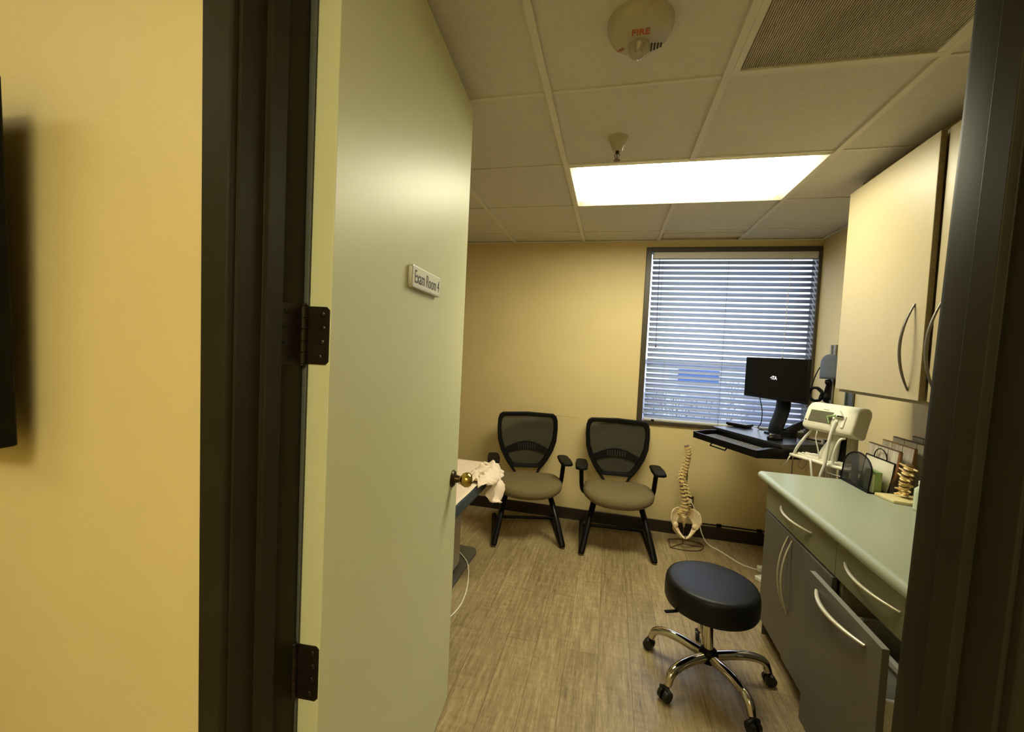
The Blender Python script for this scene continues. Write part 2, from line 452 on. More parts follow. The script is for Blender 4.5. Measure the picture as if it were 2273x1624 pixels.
struct(fm.build('trim_1', 'frame', bevel=.0022, smooth=30, recalc=True), 'dark bronze painted metal door frame')
sl = MB().box(-.330, -.2748, -.151, -.141, 0, 2.41)
struct(sl.build('trim_3', mat('grey door gasket', (.10, .105, .09), .6), bevel=.001), 'grey metal strip along the hinge side of the door frame')

# ------------------------------------------------------------------ door
DA = math.radians(4.5)
door = struct(MB().box(-.0445, 0, 0, .915, .012, 2.412).build('door_1', 'door', bevel=.0018), 'open sage green door')
door.location = (-.2286, -.1455, 0); door.rotation_euler = (0, 0, DA)
# knob set on the corridor face
kz, ky = .957, .848
kn = MB().lathe([(.0, 0), (.034, 0), (.034, .003), (.029, .009), (.016, .012), (.013, .03)], 32, Matrix.Translation((0, ky, kz)) @ Matrix.Rotation(PI / 2, 4, 'Y')).build('knob_rose', 'darkbrass', door)
MB().lathe([(.011, .028), (.013, .034), (.024, .042), (.0285, .054), (.028, .066), (.022, .075), (.010, .079), (0, .0795)], 32, Matrix.Translation((0, ky, kz)) @ Matrix.Rotation(PI / 2, 4, 'Y')).build('knob', 'brass', kn)
lt = MB().box(-.034, -.010, .9145, .9165, kz - .028, kz + .028).build('latch_plate', 'darkbrass', door)
for hz in (.225, .83, 1.481, 2.19):
    h = MB()
    h.prism([(-.0445, -.054), (-.004, -.054), (.002, -.048), (.002, .048), (-.004, .054), (-.0445, .054)], -.0022, .0006, 'y', Matrix.Translation((-.004, 0, hz)))
    hinge = h.build('hinge', 'hinge', door)
    hb = MB()
    for k in range(5):
        z0 = hz - .054 + k * .0216
        hb.cyl((-.0515, -.0065, z0 + .0006), (-.0515, -.0065, z0 + .021), .0072, seg=16)
    hb.ball((-.0515, -.0065, hz + .056), .0062, 12, (1, 1, .6)).ball((-.0515, -.0065, hz - .056), .0062, 12, (1, 1, .6))
    hb.build('hinge_barrel', 'hinge', hinge)
    sc = MB()
    for dx, dz in ((-.012, .04), (-.010, .014), (-.012, -.012), (-.016, -.04)):
        sc.ball((dx - .004, -.0024, hz + dz), .0052, 10, (1, .35, 1))
    sc.build('hinge_screw', 'steel' if False else 'hinge', hinge)
# jamb leaves of the hinges
jl = MB()
for hz in (.225, .83, 1.481, 2.19):
    jl.box(-.2811, -.2792, -.2125, -.163, hz - .055, hz + .055)
    for dy, dz in ((-.2, .04), (-.205, .014), (-.205, -.014), (-.195, -.04)):
        jl.ball((-.2792, dy, hz + dz), .0045, 10, (.3, 1, 1))
struct(jl.build('trim_5', 'hinge'), 'hinge leaves screwed to the jamb')

# name plate on the door
Rd = Matrix.Rotation(DA, 4, 'Z')
sg = thing('door_sign', 'small white room name plate in a silver holder on the open door', 'sign', (-.2286, -.1455, 0), DA)
b = MB()
def rrect(cx, cy, w, h, r, n=5):
    out = []
    for (sx, sy, a0) in ((1, 1, 0), (-1, 1, 90), (-1, -1, 180), (1, -1, 270)):
        for i in range(n + 1):
            a = math.radians(a0 + 90 * i / n)
            out.append((cx + sx * (w / 2 - r) + r * math.cos(a), cy + sy * (h / 2 - r) + r * math.sin(a)))
    return out
SY, SZ = .453, 1.657
b.prism(rrect(SY, SZ, .226, .062, .008), .0005, .014, 'x')
hold = b.build('holder', 'silver', sg, bevel=.003)
MB().prism(rrect(SY, SZ, .212, .050, .004), .0138, .0150, 'x').build('plate', mat('white name plate', (.72, .70, .58), .35, var=.02), sg)
tm = Matrix.Translation((.0152, SY, SZ - .001)) @ Matrix(((0, 0, 1, 0), (1, 0, 0, 0), (0, 1, 0, 0), (0, 0, 0, 1)))
text_mesh('lettering', 'Exam Room 4', .050, 'ink', sg, tm, .70)

# dark panel on the corridor wall, top tilted out
pn = thing('wall_screen', 'black framed flat panel on the yellow corridor wall', 'screen', (-1.158, -.304, 1.27))
tl = Matrix.Rotation(math.radians(2.0), 4, 'X')
MB().box(-.475, .475, -.058, -.032, 0, .60, tl).build('housing', 'black', pn, bevel=.004)
MB().box(-.46, .46, -.0592, -.0575, .014, .586, tl).build('display', 'screen', pn)
MB().box(-.2, .2, -.036, 0, .15, .42).build('wall_mount', 'black', pn)

# ------------------------------------------------------------------ ceiling fittings
lt = thing('ceiling_light', 'lit recessed fluorescent ceiling light in front of the window', 'light', (.6096, YC + 1.5 * T, H))
W2, D2 = .6096 - .012, T / 2 - .012
fr = MB()
def frame_loop(z, inset): return [fr.bm.verts.new((sx * (W2 - inset), sy * (D2 - inset), z)) for sx, sy in ((-1, -1), (1, -1), (1, 1), (-1, 1))]
lp = [frame_loop(.024, 0), frame_loop(-.003, 0), frame_loop(-.003, .007), frame_loop(.019, .036), frame_loop(.024, .036)]
for a_, b_ in zip(lp, lp[1:]):
    for i in range(4): fr.bm.faces.new((a_[i], a_[(i + 1) % 4], b_[(i + 1) % 4], b_[i]))
fr.box(-W2, W2, -D2, D2, .06, .07)
fr.build('fixture_frame', 'enamel', lt, smooth=0, recalc=True)
M['lamp'] = emit('lit prismatic diffuser', (1.0, .95, .67), 15)
MB().box(-W2 + .035, W2 - .035, -D2 + .035, D2 - .035, .0185, .0235).build('diffuser', 'lamp', lt, smooth=0)

cl = thing('corridor_light', 'lit recessed fluorescent light in the corridor ceiling beyond the wall screen', 'light', (-1.75, -1.35, HC), 0, 'corridor ceiling lights')
f2 = MB()
for (x0, x1, y0, y1) in ((-.6, .6, -.3, -.27), (-.6, .6, .27, .3), (-.6, -.57, -.27, .27), (.57, .6, -.27, .27)): f2.box(x0, x1, y0, y1, -.012, .0)
f2.build('fixture_frame', 'grid', cl)
M['lamp2'] = emit('lit corridor diffuser', (1.0, .88, .54), 4.0)
MB().box(-.57, .57, -.27, .27, -.009, -.003).build('diffuser', 'lamp2', cl, smooth=0)
cr = copy_thing(cl, (.42, -1.9, HC), 0, 'lit recessed fluorescent light in the corridor ceiling outside the exam room door')
M['lamp3'] = emit('brightly lit corridor diffuser', (1.0, .91, .57), 15.5)
for o in cr.children:
    if o.name.startswith('diffuser'):
        o.data = o.data.copy(); o.data.materials[0] = M['lamp3']

gr = thing('return_air_grille', 'square dusty grey return air grille set in the ceiling grid', 'vent', (1.5 * T, YC - T / 2, H))
q = T / 2 - .012
f3 = MB()
for (x0, x1, y0, y1) in ((-q, q, -q, -q + .022), (-q, q, q - .022, q), (-q, -q + .022, -q + .022, q - .022), (q - .022, q, -q + .022, q - .022)): f3.box(x0, x1, y0, y1, -.004, .012)
f3.build('grille_frame', 'grid', gr, bevel=.002)
f4 = MB().box(-q + .02, q - .02, -q + .02, q - .02, .008, .012)
nb = 84
for k in range(nb):
    x = -q + .024 + k * (2 * q - .048) / (nb - 1)
    f4.box(x - .0016, x + .0016, -q + .02, q - .02, .0025, .0085)
f4.build('louvre', 'filter', gr, smooth=0)

sv = thing('slot_vent', 'narrow metal slot vent in the ceiling above the window', 'vent', (.92, 2.69, H))
s5 = MB().box(-.29, .29, -.042, -.030, -.004, .01).box(-.29, .29, .034, .046, -.004, .01).box(-.29, -.278, -.03, .034, -.004, .01).box(.278, .29, -.03, .034, -.004, .01)
s5.build('vent_frame', 'grid', sv, bevel=.001)
s6 = MB()
for k in range(4): s6.box(-.278, .278, -.03 + k * .017, -.021 + k * .017, -.001, .008)
s6.box(-.278, .278, -.03, .034, .012, .014)
s6.build('vane', 'grid', sv, smooth=0)

sb = thing('fire_alarm_strobe', 'round cream fire alarm strobe on the ceiling near the door', 'alarm', (.311, .472, H + .0079))
MB().lathe([(.072, -.040), (.083, -.035), (.092, -.020), (.095, 0)][::1], 48, close=True).build('housing', 'strobe', sb, smooth=50)
MB().lathe([(.0, -.080), (.012, -.078), (.024, -.070), (.030, -.058), (.031, -.039)], 32, Matrix.Translation((.0, .028, 0))).build('strobe_lens', 'lens', sb, smooth=60)
MB().cyl((0, .028, -.039), (0, .028, -.060), .012, .007, 12).build('flash_tube', 'steel', sb)
tmx = Matrix.Translation((.002, -.022, -.0407)) @ Matrix(((1, 0, 0, 0), (0, -1, 0, 0), (0, 0, -1, 0), (0, 0, 0, 1)))
text_mesh('lettering', 'FIRE', .032, 'red', sb, tmx, .9, bold=.0006)
tmx = Matrix.Translation((-.052, .042, -.0407)) @ Matrix.Rotation(math.radians(-38), 4, 'Z') @ Matrix(((1, 0, 0, 0), (0, -1, 0, 0), (0, 0, -1, 0), (0, 0, 0, 1)))
text_mesh('rim_lettering', 'FIRE', .016, 'red', sb, tmx, .8)
sp = MB()
for k in range(4): sp.box(.034 + k * .009, .039 + k * .009, .026 + k * .001, .060 - k * .004, -.0412, -.038)
sp.build('sound_slot', 'darkbrass', sb)

sk = thing('fire_sprinkler', 'cream cone sprinkler head hanging from the ceiling beside the light', 'sprinkler', (.258, 1.125, H + .0079))
MB().lathe([(.020, -.058), (.0215, -.056), (.032, -.030), (.0325, -.027), (.043, -.003), (.046, 0)], 36).build('cone', 'strobe', sk, smooth=40)
k5 = MB().cyl((0, 0, -.056), (0, 0, -.070), .008, .007, 12)
for sx in (-1, 1): k5.tube([(sx * .007, 0, -.066), (sx * .011, 0, -.078), (sx * .006, 0, -.092), (0, 0, -.096)], .0017, 6)
k5.cyl((0, 0, -.068), (0, 0, -.09), .0022, seg=8).lathe([(.0, -.101), (.015, -.100), (.015, -.0985), (.004, -.096), (0, -.096)], 20)
k5.build('deflector', 'darkbrass', sk)

# ------------------------------------------------------------------ venetian blind
bl = thing('venetian_blind', 'pale horizontal blind lowered over the window with its slats half open', 'blind', ((WX0 + WX1) / 2 + .011, YB + .035, WZ1))
BX0, BX1 = -.600, .613
MB().box(BX0, BX1, -.040, .016, -.092, -.038).build('headrail', 'blindrail', bl, bevel=.004)
ns, pitch, w = 31, .0432, .050
sm = MB()
for k in range(ns):
    zc = -.118 - k * pitch
    TILT = math.radians(46 - 16 * k / (ns - 1))
    prev = None; rows = []
    for i in range(6):
        t = i / 5 - .5
        crown = .0035 * (1 - (2 * t) ** 2)
        y = t * w * math.cos(TILT) - crown * math.sin(TILT) * -1
        z = t * w * math.sin(TILT) + crown * math.cos(TILT)
        jx = random.uniform(-.001, .001)
        rows.append([sm.bm.verts.new((BX0 + .004 + jx, y, zc + z)), sm.bm.verts.new((BX1 - .006 + jx, y, zc + z))])
    for a, c in zip(rows, rows[1:]): sm.bm.faces.new((a[0], a[1], c[1], c[0]))
so = sm.build('slat', 'slat', bl, solid=.0012)
MB().box(BX0 + .002, BX1 - .004, -.025, .025, -.118 - ns * pitch + .006, -.118 - ns * pitch + .024).build('bottom_rail', 'blindrail', bl, bevel=.004)
OX = (WX0 + WX1) / 2 + .011
for x, mm in ((.722, 'cord'), (1.163, 'darkcord'), (1.60, 'cord')):
    cm2 = MB()
    for yy in (-.026, .026): cm2.tube([(x - OX, yy, -.09), (x - OX, yy, -1.45)], .0011, 6)
    cm2.build('ladder_cord', mm, bl)
MB().tube([(.63 - OX, -.034, -.09), (.642 - OX, -.036, -.80)], .0022, 8).ball((.642 - OX, -.036, -.82), .006, 10, (1, 1, 2.6)).build('tilt_wand', 'darkcord', bl)
lc = MB().tube([(.662 - OX, -.033, -.09), (.660 - OX, -.034, -.60)], .0012, 6)
lc.build('tilt_cord', 'darkcord', bl)
l2 = MB()
a, c2 = [], []
for i in range(90):
    z = -.09 - i * .0086; r = .0045 * (1 if i < 30 else .55)
    a.append((1.61 - OX + r * math.cos(i * .55) - .00018 * i, -.036 + r * math.sin(i * .55), z)); c2.append((1.61 - OX - r * math.cos(i * .55) - .00018 * i, -.036 - r * math.sin(i * .55), z))
l2.tube(a, .0014, 5).tube(c2, .0014, 5).ball((1.594 - OX, -.036, -.87), .006, 10, (1, 1, 2.2))
l2.build('lift_cord', 'cord', bl)
cb = MB().box(.64 - OX, .665 - OX, -.052, -.026, -.118 - ns * pitch + .002, -.118 - ns * pitch + .022).build('hold_down_bracket', 'darkbrass', bl)

# ------------------------------------------------------------------ guest chairs
def make_chair(label, loc, rotz):
    t = thing('guest_chair', label, 'chair', loc, rotz, 'mesh back guest chairs along the window wall')
    # local: front is -y, x to the sitter's left in view
    s = MB()
    n = 40
    def sup(a, rx, ry, p=2.6):
        c, d = math.cos(a), math.sin(a)
        return (rx * math.copysign(abs(c) ** (2 / p), c), ry * math.copysign(abs(d) ** (2 / p), d))
    layers = [(.70, .345), (.90, .352), (.985, .372), (1.0, .395), (.975, .418), (.90, .434), (.74, .444), (.45, .450), (.2, .451)]
    rings = []
    for f, z in layers:
        rg = []
        for i in range(n):
            x, y = sup(2 * PI * i / n, .265 * f, .232 * f)
            zz = z - .10 * max(0, -(y + .10)) * (1 if z > .36 else .6) + .03 * (x * x) / .07
            rg.append(s.bm.verts.new((x * (1 - .10 * (y / .232) * .5), y - .03, zz)))
        rings.append(rg)
    for a, b2 in zip(rings, rings[1:]):
        for i in range(n): s.bm.faces.new((a[i], a[(i + 1) % n], b2[(i + 1) % n], b2[i]))
    s.bm.faces.new(list(reversed(rings[0]))); s.bm.faces.new(rings[-1])
    s.build('seat', 'seat', t, smooth=60)
    # back: frame ring leaning back, drawn in (x, h) and mapped to a lean plane
    def bk(x, h, d=0.):
        return Vector((x, .245 + (h - .44) * .15 - .045 * (x / .26) ** 2 + d, h))
    half = [(.222, .930), (.248, .912), (.260, .872), (.262, .80), (.254, .70), (.228, .615), (.183, .53), (.148, .478), (.10, .462)]
    out = [(0, .935)] + half + [(-x, h) for x, h in reversed(half)]
    halfi = [(.203, .896), (.217, .882), (.226, .855), (.227, .795), (.218, .71), (.192, .635), (.150, .555), (.118, .507), (.085, .492)]
    inn = [(0, .900)] + halfi + [(-x, h) for x, h in reversed(halfi)]
    f = MB(); m = len(out)
    vo = [[f.bm.verts.new(bk(x, h, d)) for x, h in out] for d in (-.016, .016)]
    vi = [[f.bm.verts.new(bk(x, h, d)) for x, h in inn] for d in (-.012, .012)]
    for i in range(m):
        j = (i + 1) % m
        f.bm.faces.new((vo[0][i], vo[0][j], vi[0][j], vi[0][i])); f.bm.faces.new((vo[1][j], vo[1][i], vi[1][i], vi[1][j]))
        f.bm.faces.new((vo[0][j], vo[0][i], vo[1][i], vo[1][j])); f.bm.faces.new((vi[0][i], vi[0][j], vi[1][j], vi[1][i]))
    f.build('back_frame', 'black', t, bevel=.006, recalc=True, smooth=40)
    def hw(h):
        for (xa, ha), (xb, hb2) in zip(halfi, halfi[1:]):
            if hb2 <= h <= ha: return xb + (xa - xb) * (h - hb2) / (ha - hb2)
        return halfi[0][0] if h > .89 else halfi[-1][0]
    g2 = MB().grid(15, 22, lambda u, v: bk((2 * u - 1) * (hw(.488 + .414 * v) + .008), .488 + .414 * v, .003))
    g2.build('back_mesh', 'mesh', t)
    # lumbar bow with slots
    lb = MB()
    top = [(-.195 + .39 * i / 14, .622 + .062 * math.sin(PI * i / 14)) for i in range(15)]
    bot = [(-.172 + .344 * i / 14, .580 + .036 * math.sin(PI * i / 14)) for i in range(15)]
    va = [[lb.bm.verts.new(bk(x, h, d)) for x, h in top] for d in (-.010, .004)]
    vb = [[lb.bm.verts.new(bk(x, h, d)) for x, h in bot] for d in (-.010, .004)]
    for i in range(14):
        lb.bm.faces.new((va[0][i], va[0][i + 1], vb[0][i + 1], vb[0][i])); lb.bm.faces.new((va[1][i + 1], va[1][i], vb[1][i], vb[1][i + 1]))
        lb.bm.faces.new((va[0][i + 1], va[0][i], va[1][i], va[1][i + 1])); lb.bm.faces.new((vb[0][i], vb[0][i + 1], vb[1][i + 1], vb[1][i]))
    lb.bm.faces.new((va[0][0], vb[0][0], vb[1][0], va[1][0])); lb.bm.faces.new((va[0][14], va[1][14], vb[1][14], vb[0][14]))
    lum = lb.build('lumbar_support', 'black', t, recalc=True)
    lr = MB()
    for k in range(8):
        x = -.07 + k * .02
        lr.tube([bk(x, .622, -.013), bk(x * 1.02, .674 - abs(x) * .12, -.013)], .004, 6)
    lr.build('lumbar_rib', 'rib', lum)
    for sx in (-1, 1):
        MB().tube([bk(sx * .150, .50), bk(sx * .118, .455), Vector((sx * .092, .195, .425)), Vector((sx * .085, .12, .372)), Vector((sx * .085, .02, .352))], .013, 10, flat=(1.3, .8)).build('back_bracket', 'black', t)
        # arm: post from under the seat, flat pad
        MB().tube(smoothpath([(sx * .17, .03, .352), (sx * .235, .03, .362), (sx * .272, .03, .40), (sx * .282, .02, .50), (sx * .286, .005, .585)], 5), .0205, 10, flat=(1.15, .85)).build('arm_post', 'black', t)
        pd = MB()
        pad = [(-.044, -.13), (-.026, -.152), (.026, -.152), (.046, -.13), (.053, -.02), (.044, .10), (.022, .124), (-.022, .124), (-.042, .10), (-.048, -.02)]
        pd.prism([(sx * .288 + x, y) for x, y in pad], .587, .612, 'z')
        pd.build('arm_pad', 'black', t, bevel=.009, seg=3)
        # leg: from under the seat forward to the floor, sharp return along the floor
        MB().tube([(sx * .165, .02, .350), (sx * .175, -.05, .335), (sx * .225, -.19, .16), (sx * .258, -.275, .022)], .0185, 12, flat=(1.25, .9)).build('leg', 'blackgloss', t)
        rn = MB().tube([(sx * .258, -.282, .020), (sx * .258, -.265, .0165), (sx * .256, 0, .0165), (sx * .254, .255, .0165), (sx * .254, .285, .020)], .0165, 12, flat=(1.2, .95)).build('floor_runner', 'blackgloss', t)
        MB().box(sx * .258 - .014, sx * .258 + .014, -.290, -.262, 0, .010).build('runner_foot', 'wire', rn)
    MB().tube([(-.254, .225, .026), (.254, .225, .026)], .0125, 12).build('crossbar', 'blackgloss', t)
    MB().box(-.185, .185, -.12, .13, .338, .352).build('seat_pan', 'black', t, bevel=.004)
    return t
ch = make_chair('olive mesh-back guest chair farther from the window, next to the exam table', (-.316, 2.470, 0), math.radians(16))
copy_thing(ch, (.390, 2.515, 0), math.radians(4), 'olive mesh-back guest chair just under the window corner, beside the spine model')

# ------------------------------------------------------------------ stool
st = thing('rolling_stool', 'round black padded rolling stool on a chrome five leg base', 'stool', (.798, 1.220, 0))
MB().lathe([(.0, .342), (.17, .342), (.194, .347), (.200, .360), (.201, .400), (.199, .428), (.196, .442), (.190, .452), (.176, .457), (.1, .4585), (0, .459)], 64, Matrix.Translation((-.004, .014, 0))).build('seat', 'vinyl', st, smooth=50)
MB().lathe([(.0, .325), (.10, .325), (.10, .342), (0, .342)], 32, Matrix.Translation((-.004, .014, 0))).build('seat_plate', 'black', st)
MB().tube([(-.05, -.02, .340), (-.17, -.09, .342), (-.215, -.115, .346)], .006, 8, flat=(1.6, .8)).build('height_lever', 'black', st)
MB().cyl((0, 0, .13), (-.012, .014, .34), .021, seg=24).build('column', 'chrome', st)
MB().lathe([(.030, .085), (.040, .09), (.042, .125), (.034, .14), (.024, .147)], 32).build('hub', 'black', st)
for ang in (152, 222, 295, 10, 85):
    a = math.radians(ang); c, d = math.cos(a), math.sin(a)
    pts = smoothpath([(.030 * c, .030 * d, .112), (.12 * c, .12 * d, .124), (.195 * c, .195 * d, .123), (.248 * c, .248 * d, .104), (.268 * c, .268 * d, .064)], 7)
    leg = MB().tube(pts, [.0215 - .0035 * i / (len(pts) - 1) for i in range(len(pts))], 14).build('leg', 'chrome', st, smooth=60)
    cs = MB()
    px, py = .268 * c, .268 * d
    cs.cyl((px, py, .066), (px, py, .045), .010, seg=12)
    e = Vector((-d, c, 0)).normalized()
    ctr = Vector((px, py, .0255)) + Vector((c, d, 0)) * .010
    for sgn in (-1, 1): cs.cyl(ctr + e * sgn * .006, ctr + e * sgn * .023, .0253, .0235, seg=24)
    cs.tube([ctr + e * -.024 + Vector((0, 0, .02)), ctr + Vector((0, 0, .034)), ctr + e * .024 + Vector((0, 0, .02))], .009, 8)
    cs.build('caster', 'rubber', leg)

# ------------------------------------------------------------------ spine model
sn = thing('spine_model', 'anatomical spine and pelvis model standing on the floor by the window wall', 'model', (.92, 2.64, 0))
bl2 = smoothpath([(-.105, -.075, .004), (0, -.085, .004), (.11, -.05, .004), (.155, .05, .004), (.11, .10, .004), (0, .115, .004), (-.10, .08, .004)], 6)
MB().tube(bl2, .004, 8, closed=True).tube([(-.105, -.07, .004), (0, .03, .006), (.14, .02, .004)], .0035, 8).build('base_wire', 'wire', sn)
MB().tube([(0, .03, .006), (.0, .035, .20), (.0, .03, .40), (.0, .03, .76)], .0045, 8).build('support_rod', 'wire', sn)
curve = smoothpath([(-.012, 0, .245), (-.006, -.004, .29), (-.010, -.008, .36), (-.024, -.004, .44), (-.038, .006, .515), (-.024, .014, .585), (-.010, .012, .655), (-.006, .0, .73), (-.022, -.006, .79)], 10)
def along(L, t):
    i = min(int(t * (len(L) - 1)), len(L) - 2); u = t * (len(L) - 1) - i
    return L[i].lerp(L[i + 1], u), (L[i + 1] - L[i]).normalized()
nv = 23
for k in range(nv):
    t = (k + .5) / nv
    p, tg = along(curve, t)
    rot = tg.to_track_quat('Z', 'Y').to_matrix().to_4x4()
    mx = Matrix.Translation(p) @ rot
    sz = 1. if k < 6 else (1 - .28 * (k - 6) / 11 if k < 17 else .70)
    hh = .56 / nv * .5
    r = .029 * sz
    v = MB().lathe([(r * .98, -hh * .70), (r * 1.03, -hh * .62), (r * .86, 0), (r * 1.03, hh * .62), (r * .98, hh * .70)], 16, mx)
    v.tube([mx @ Vector((-.042 * sz, .020 * sz, .003)), mx @ Vector((-.018 * sz, .014 * sz, 0)), mx @ Vector((.018 * sz, .014 * sz, 0)), mx @ Vector((.042 * sz, .020 * sz, .003))], [.0035 * sz, .0065 * sz, .0065 * sz, .0035 * sz], 6)
    v.tube([mx @ Vector((0, .012 * sz, 0)), mx @ Vector((0, .034 * sz, -.006)), mx @ Vector((0, .052 * sz, -.016))], [.007 * sz, .006 * sz, .004 * sz], 6)
    for sx in (-1, 1): v.ball(mx @ Vector((sx * .020 * sz, .018 * sz, hh * .5)), .0075 * sz, 8)
    ve = v.build('vertebra', 'bone', sn, smooth=50)
    MB().lathe([(r * .93, hh * .70), (r * 1.0, hh * .98), (r * .93, hh * 1.30)], 14, mx).build('disc', 'disc', ve)
sa = MB()
sa.tube([(-.010, 0, .252), (-.008, .012, .22), (-.004, .030, .185), (0, .034, .155), (0, .026, .135)], [.030, .034, .026, .014, .006], 14, flat=(1.35, .62))
sa.build('sacrum', 'pelvis', sn, smooth=60)
OUT = [(.022, .030, .268), (.050, .024, .290), (.085, .0, .284), (.106, -.030, .256), (.108, -.045, .215), (.092, -.040, .172), (.062, -.045, .128), (.030, -.058, .094), (.002, -.064, .078)]
INN = [(.014, .034, .236), (.030, .034, .214), (.046, .022, .200), (.056, .012, .186), (.058, .002, .168), (.049, -.010, .144), (.035, -.030, .120), (.017, -.048, .101), (.002, -.058, .094)]
for sx in (-1, 1):
    O_ = smoothpath([(sx * x, y, z) for x, y, z in OUT], 4); I_ = smoothpath([(sx * x, y, z) for x, y, z in INN], 4)
    def wing(u, v):
        a_, _ = along(O_, min(u, .9999)); b_, _ = along(I_, min(u, .9999))
        p_ = a_.lerp(b_, v)
        return p_ + Vector((0, .016 * math.sin(PI * v) * (1 - u) , 0))
    w_ = MB(); w_.grid(30, 7, wing)
    hip = w_.build('hip_bone', 'pelvis', sn, solid=.011, smooth=70, sub=1)
    rg = MB().tube(O_[2:22], [.0055 + .002 * math.sin(i) for i in range(20)], 8).ball((sx * .070, -.020, .168), .021, 14, (1, 1, 1.1))
    rg.tube(smoothpath([(sx * .075, -.012, .160), (sx * .074, .012, .125), (sx * .054, -.005, .100), (sx * .030, -.045, .088)], 5), [.014, .014, .0135, .013, .0125, .012, .0118, .0115, .011, .0108, .0105, .010, .010, .0095, .009, .009], 8)
    rg.build('hip_rim', 'pelvis', hip, smooth=70)

# ------------------------------------------------------------------ wall outlet, cable, raceway
ou = thing('wall_outlet', 'dark brown wall outlet low on the wall behind the spine model', 'outlet', (.984, YB, .27))
MB().prism(rrect(0, 0, .066, .128, .005), -.006, 0, 'y').build('cover_plate', 'winframe', ou, bevel=.002)
ob = MB()
for dz in (.022, -.022): ob.prism(rrect(0, dz, .034, .030, .008), -.0085, -.006, 'y')
ob.build('socket', 'black', ou)
wc = MB().tube(smoothpath([(.99, 2.842, .292), (1.0, 2.825, .285), (1.03, 2.79, .22), (1.052, 2.77, .15), (1.075, 2.75, .07), (1.115, 2.71, .012), (1.189, 2.625, .0035), (1.275, 2.476, .0035), (1.33, 2.432, .0035), (1.372, 2.412, .0035)], 8), .0042, 8).box(.976, 1.002, 2.838, 2.851, .281, .303)
tag(wc.build('white_power_cable', 'cable'), 'white cable running from the wall outlet across the floor to the plug', 'cable')
ad = MB().box(-.018, .018, -.022, .022, 0, .034)
o = ad.build('white_plug', 'cable', bevel=.006); o.location = (1.392, 2.404, 0); tag(o, 'small white plug at the end of the cable behind the cabinet corner', 'plug')
o = MB().box(-.045, .045, -.03, .03, 0, .032).build('power_adapter', 'cable', bevel=.008); o.location = (1.365, 2.262, 0); o.rotation_euler.z = .5
tag(o, 'white power adapter lying on the floor beside the base cabinet', 'adapter')
rw = MB().tube([(1.05, 2.853, .118), (1.3, 2.853, .120), (1.56, 2.853, .119), (1.80, 2.853, .120)], .0055, 8)
for x in (1.22, 1.52): rw.box(x - .018, x + .018, 2.842, 2.8594, .108, .132)
tag(rw.build('wall_conduit', 'black'), 'thin black conduit clipped along the top of the baseboard', 'cable')

# ------------------------------------------------------------------ computer workstation on a wall arm
WA = math.atan2(-.896, .443)
WO = (1.182, 2.261, 0)
ws = thing('computer_workstation', 'black wall mounted computer shelf with a pull out keyboard drawer', 'workstation', WO, WA)
MB().box(-.272, .272, 0, .30, 1.006, 1.024).box(-.262, .262, .02, .29, .965, 1.006).build('shelf', 'deckmat', ws, bevel=.003)
dr = MB().box(-.262, .232, -.135, .18, .948, .956)
dr.box(-.262, .232, -.147, -.135, .948, .988)
dr.prism([(-.147, .948), (.12, .948), (.12, 1.000), (-.05, 1.000), (-.147, .990)], -.274, -.262, 'x').prism([(-.147, .948), (.16, .935), (.16, 1.000), (-.05, 1.000), (-.147, .990)], .232, .262, 'x')
dd = dr.build('keyboard_drawer', 'blackgloss', ws, bevel=.002)
MB().tube([(-.10, -.138, .950), (-.10, -.150, .934), (.03, -.150, .934), (.03, -.138, .950)], .0045, 8).build('drawer_pull', 'black', dd)
MB().tube(smoothpath([(0, .235, 1.02), (0, .235, 1.07), (.006, .252, 1.13), (.012, .266, 1.20), (.014, .262, 1.27), (.014, .250, 1.33)], 5), [.056] * 26, 14, flat=(.30, .95)).box(-.055, .055, .20, .285, 1.02, 1.034).box(-.05, .07, .222, .258, 1.30, 1.42).build('monitor_post', 'black', ws, bevel=.004, smooth=50)
MB().tube([(.05, .26, 1.050), (.075, .36, 1.105), (.105, .50, 1.185)], .034, 12, flat=(.8, .75)).build('support_arm', 'blackgloss', ws, smooth=50)
MB().cyl((.06, .27, 1.02), (.06, .27, 1.06), .045, seg=24).tube([(.10, .30, 1.03), (.22, .33, 1.03)], .006, 8).build('arm_pivot', 'black', ws)
MB().cyl((.105, .50, 1.10), (.105, .50, 1.24), .032, seg=20).tube([(.105, .50, 1.17), (.155, .555, 1.17)], .03, 10).build('wall_pivot', 'black', ws)

mo = thing('computer_monitor', 'black flat monitor with a small white logo in front of the window blind', 'monitor', WO, WA)
MZ0, MZ1 = 1.243, 1.503
MB().box(-.240, .222, .200, .222, MZ0, MZ1).box(-.20, .18, .222, .238, MZ0 + .03, MZ1 - .03).build('housing', 'black', mo, bevel=.003)
scn = MB().box(-.233, .215, .1988, .2003, MZ0 + .018, MZ1 - .008).build('display', 'screen', mo)
M['logo'] = emit('lit white logo', (.9, .9, .88), 1.2)
Mx = Matrix.Translation((-.008, .1984, 1.378)) @ Matrix(((1, 0, 0, 0), (0, 0, -1, 0), (0, 1, 0, 0), (0, 0, 0, 1)))
text_mesh('screen_logo', 'eTA', .030, 'logo', scn, Mx, .9, depth=.0001, bold=.0008)
cv = MB().tube(smoothpath([(-.12, .215, MZ0), (-.12, .24, 1.16), (-.13, .25, 1.08), (-.17, .27, 1.03), (-.10, .29, 1.03)], 8), .0028, 6)
o = cv.build('monitor_cable', 'black'); o.location = WO; o.rotation_euler.z = WA; tag(o, 'thin black cable dangling below the monitor to the shelf', 'cable')

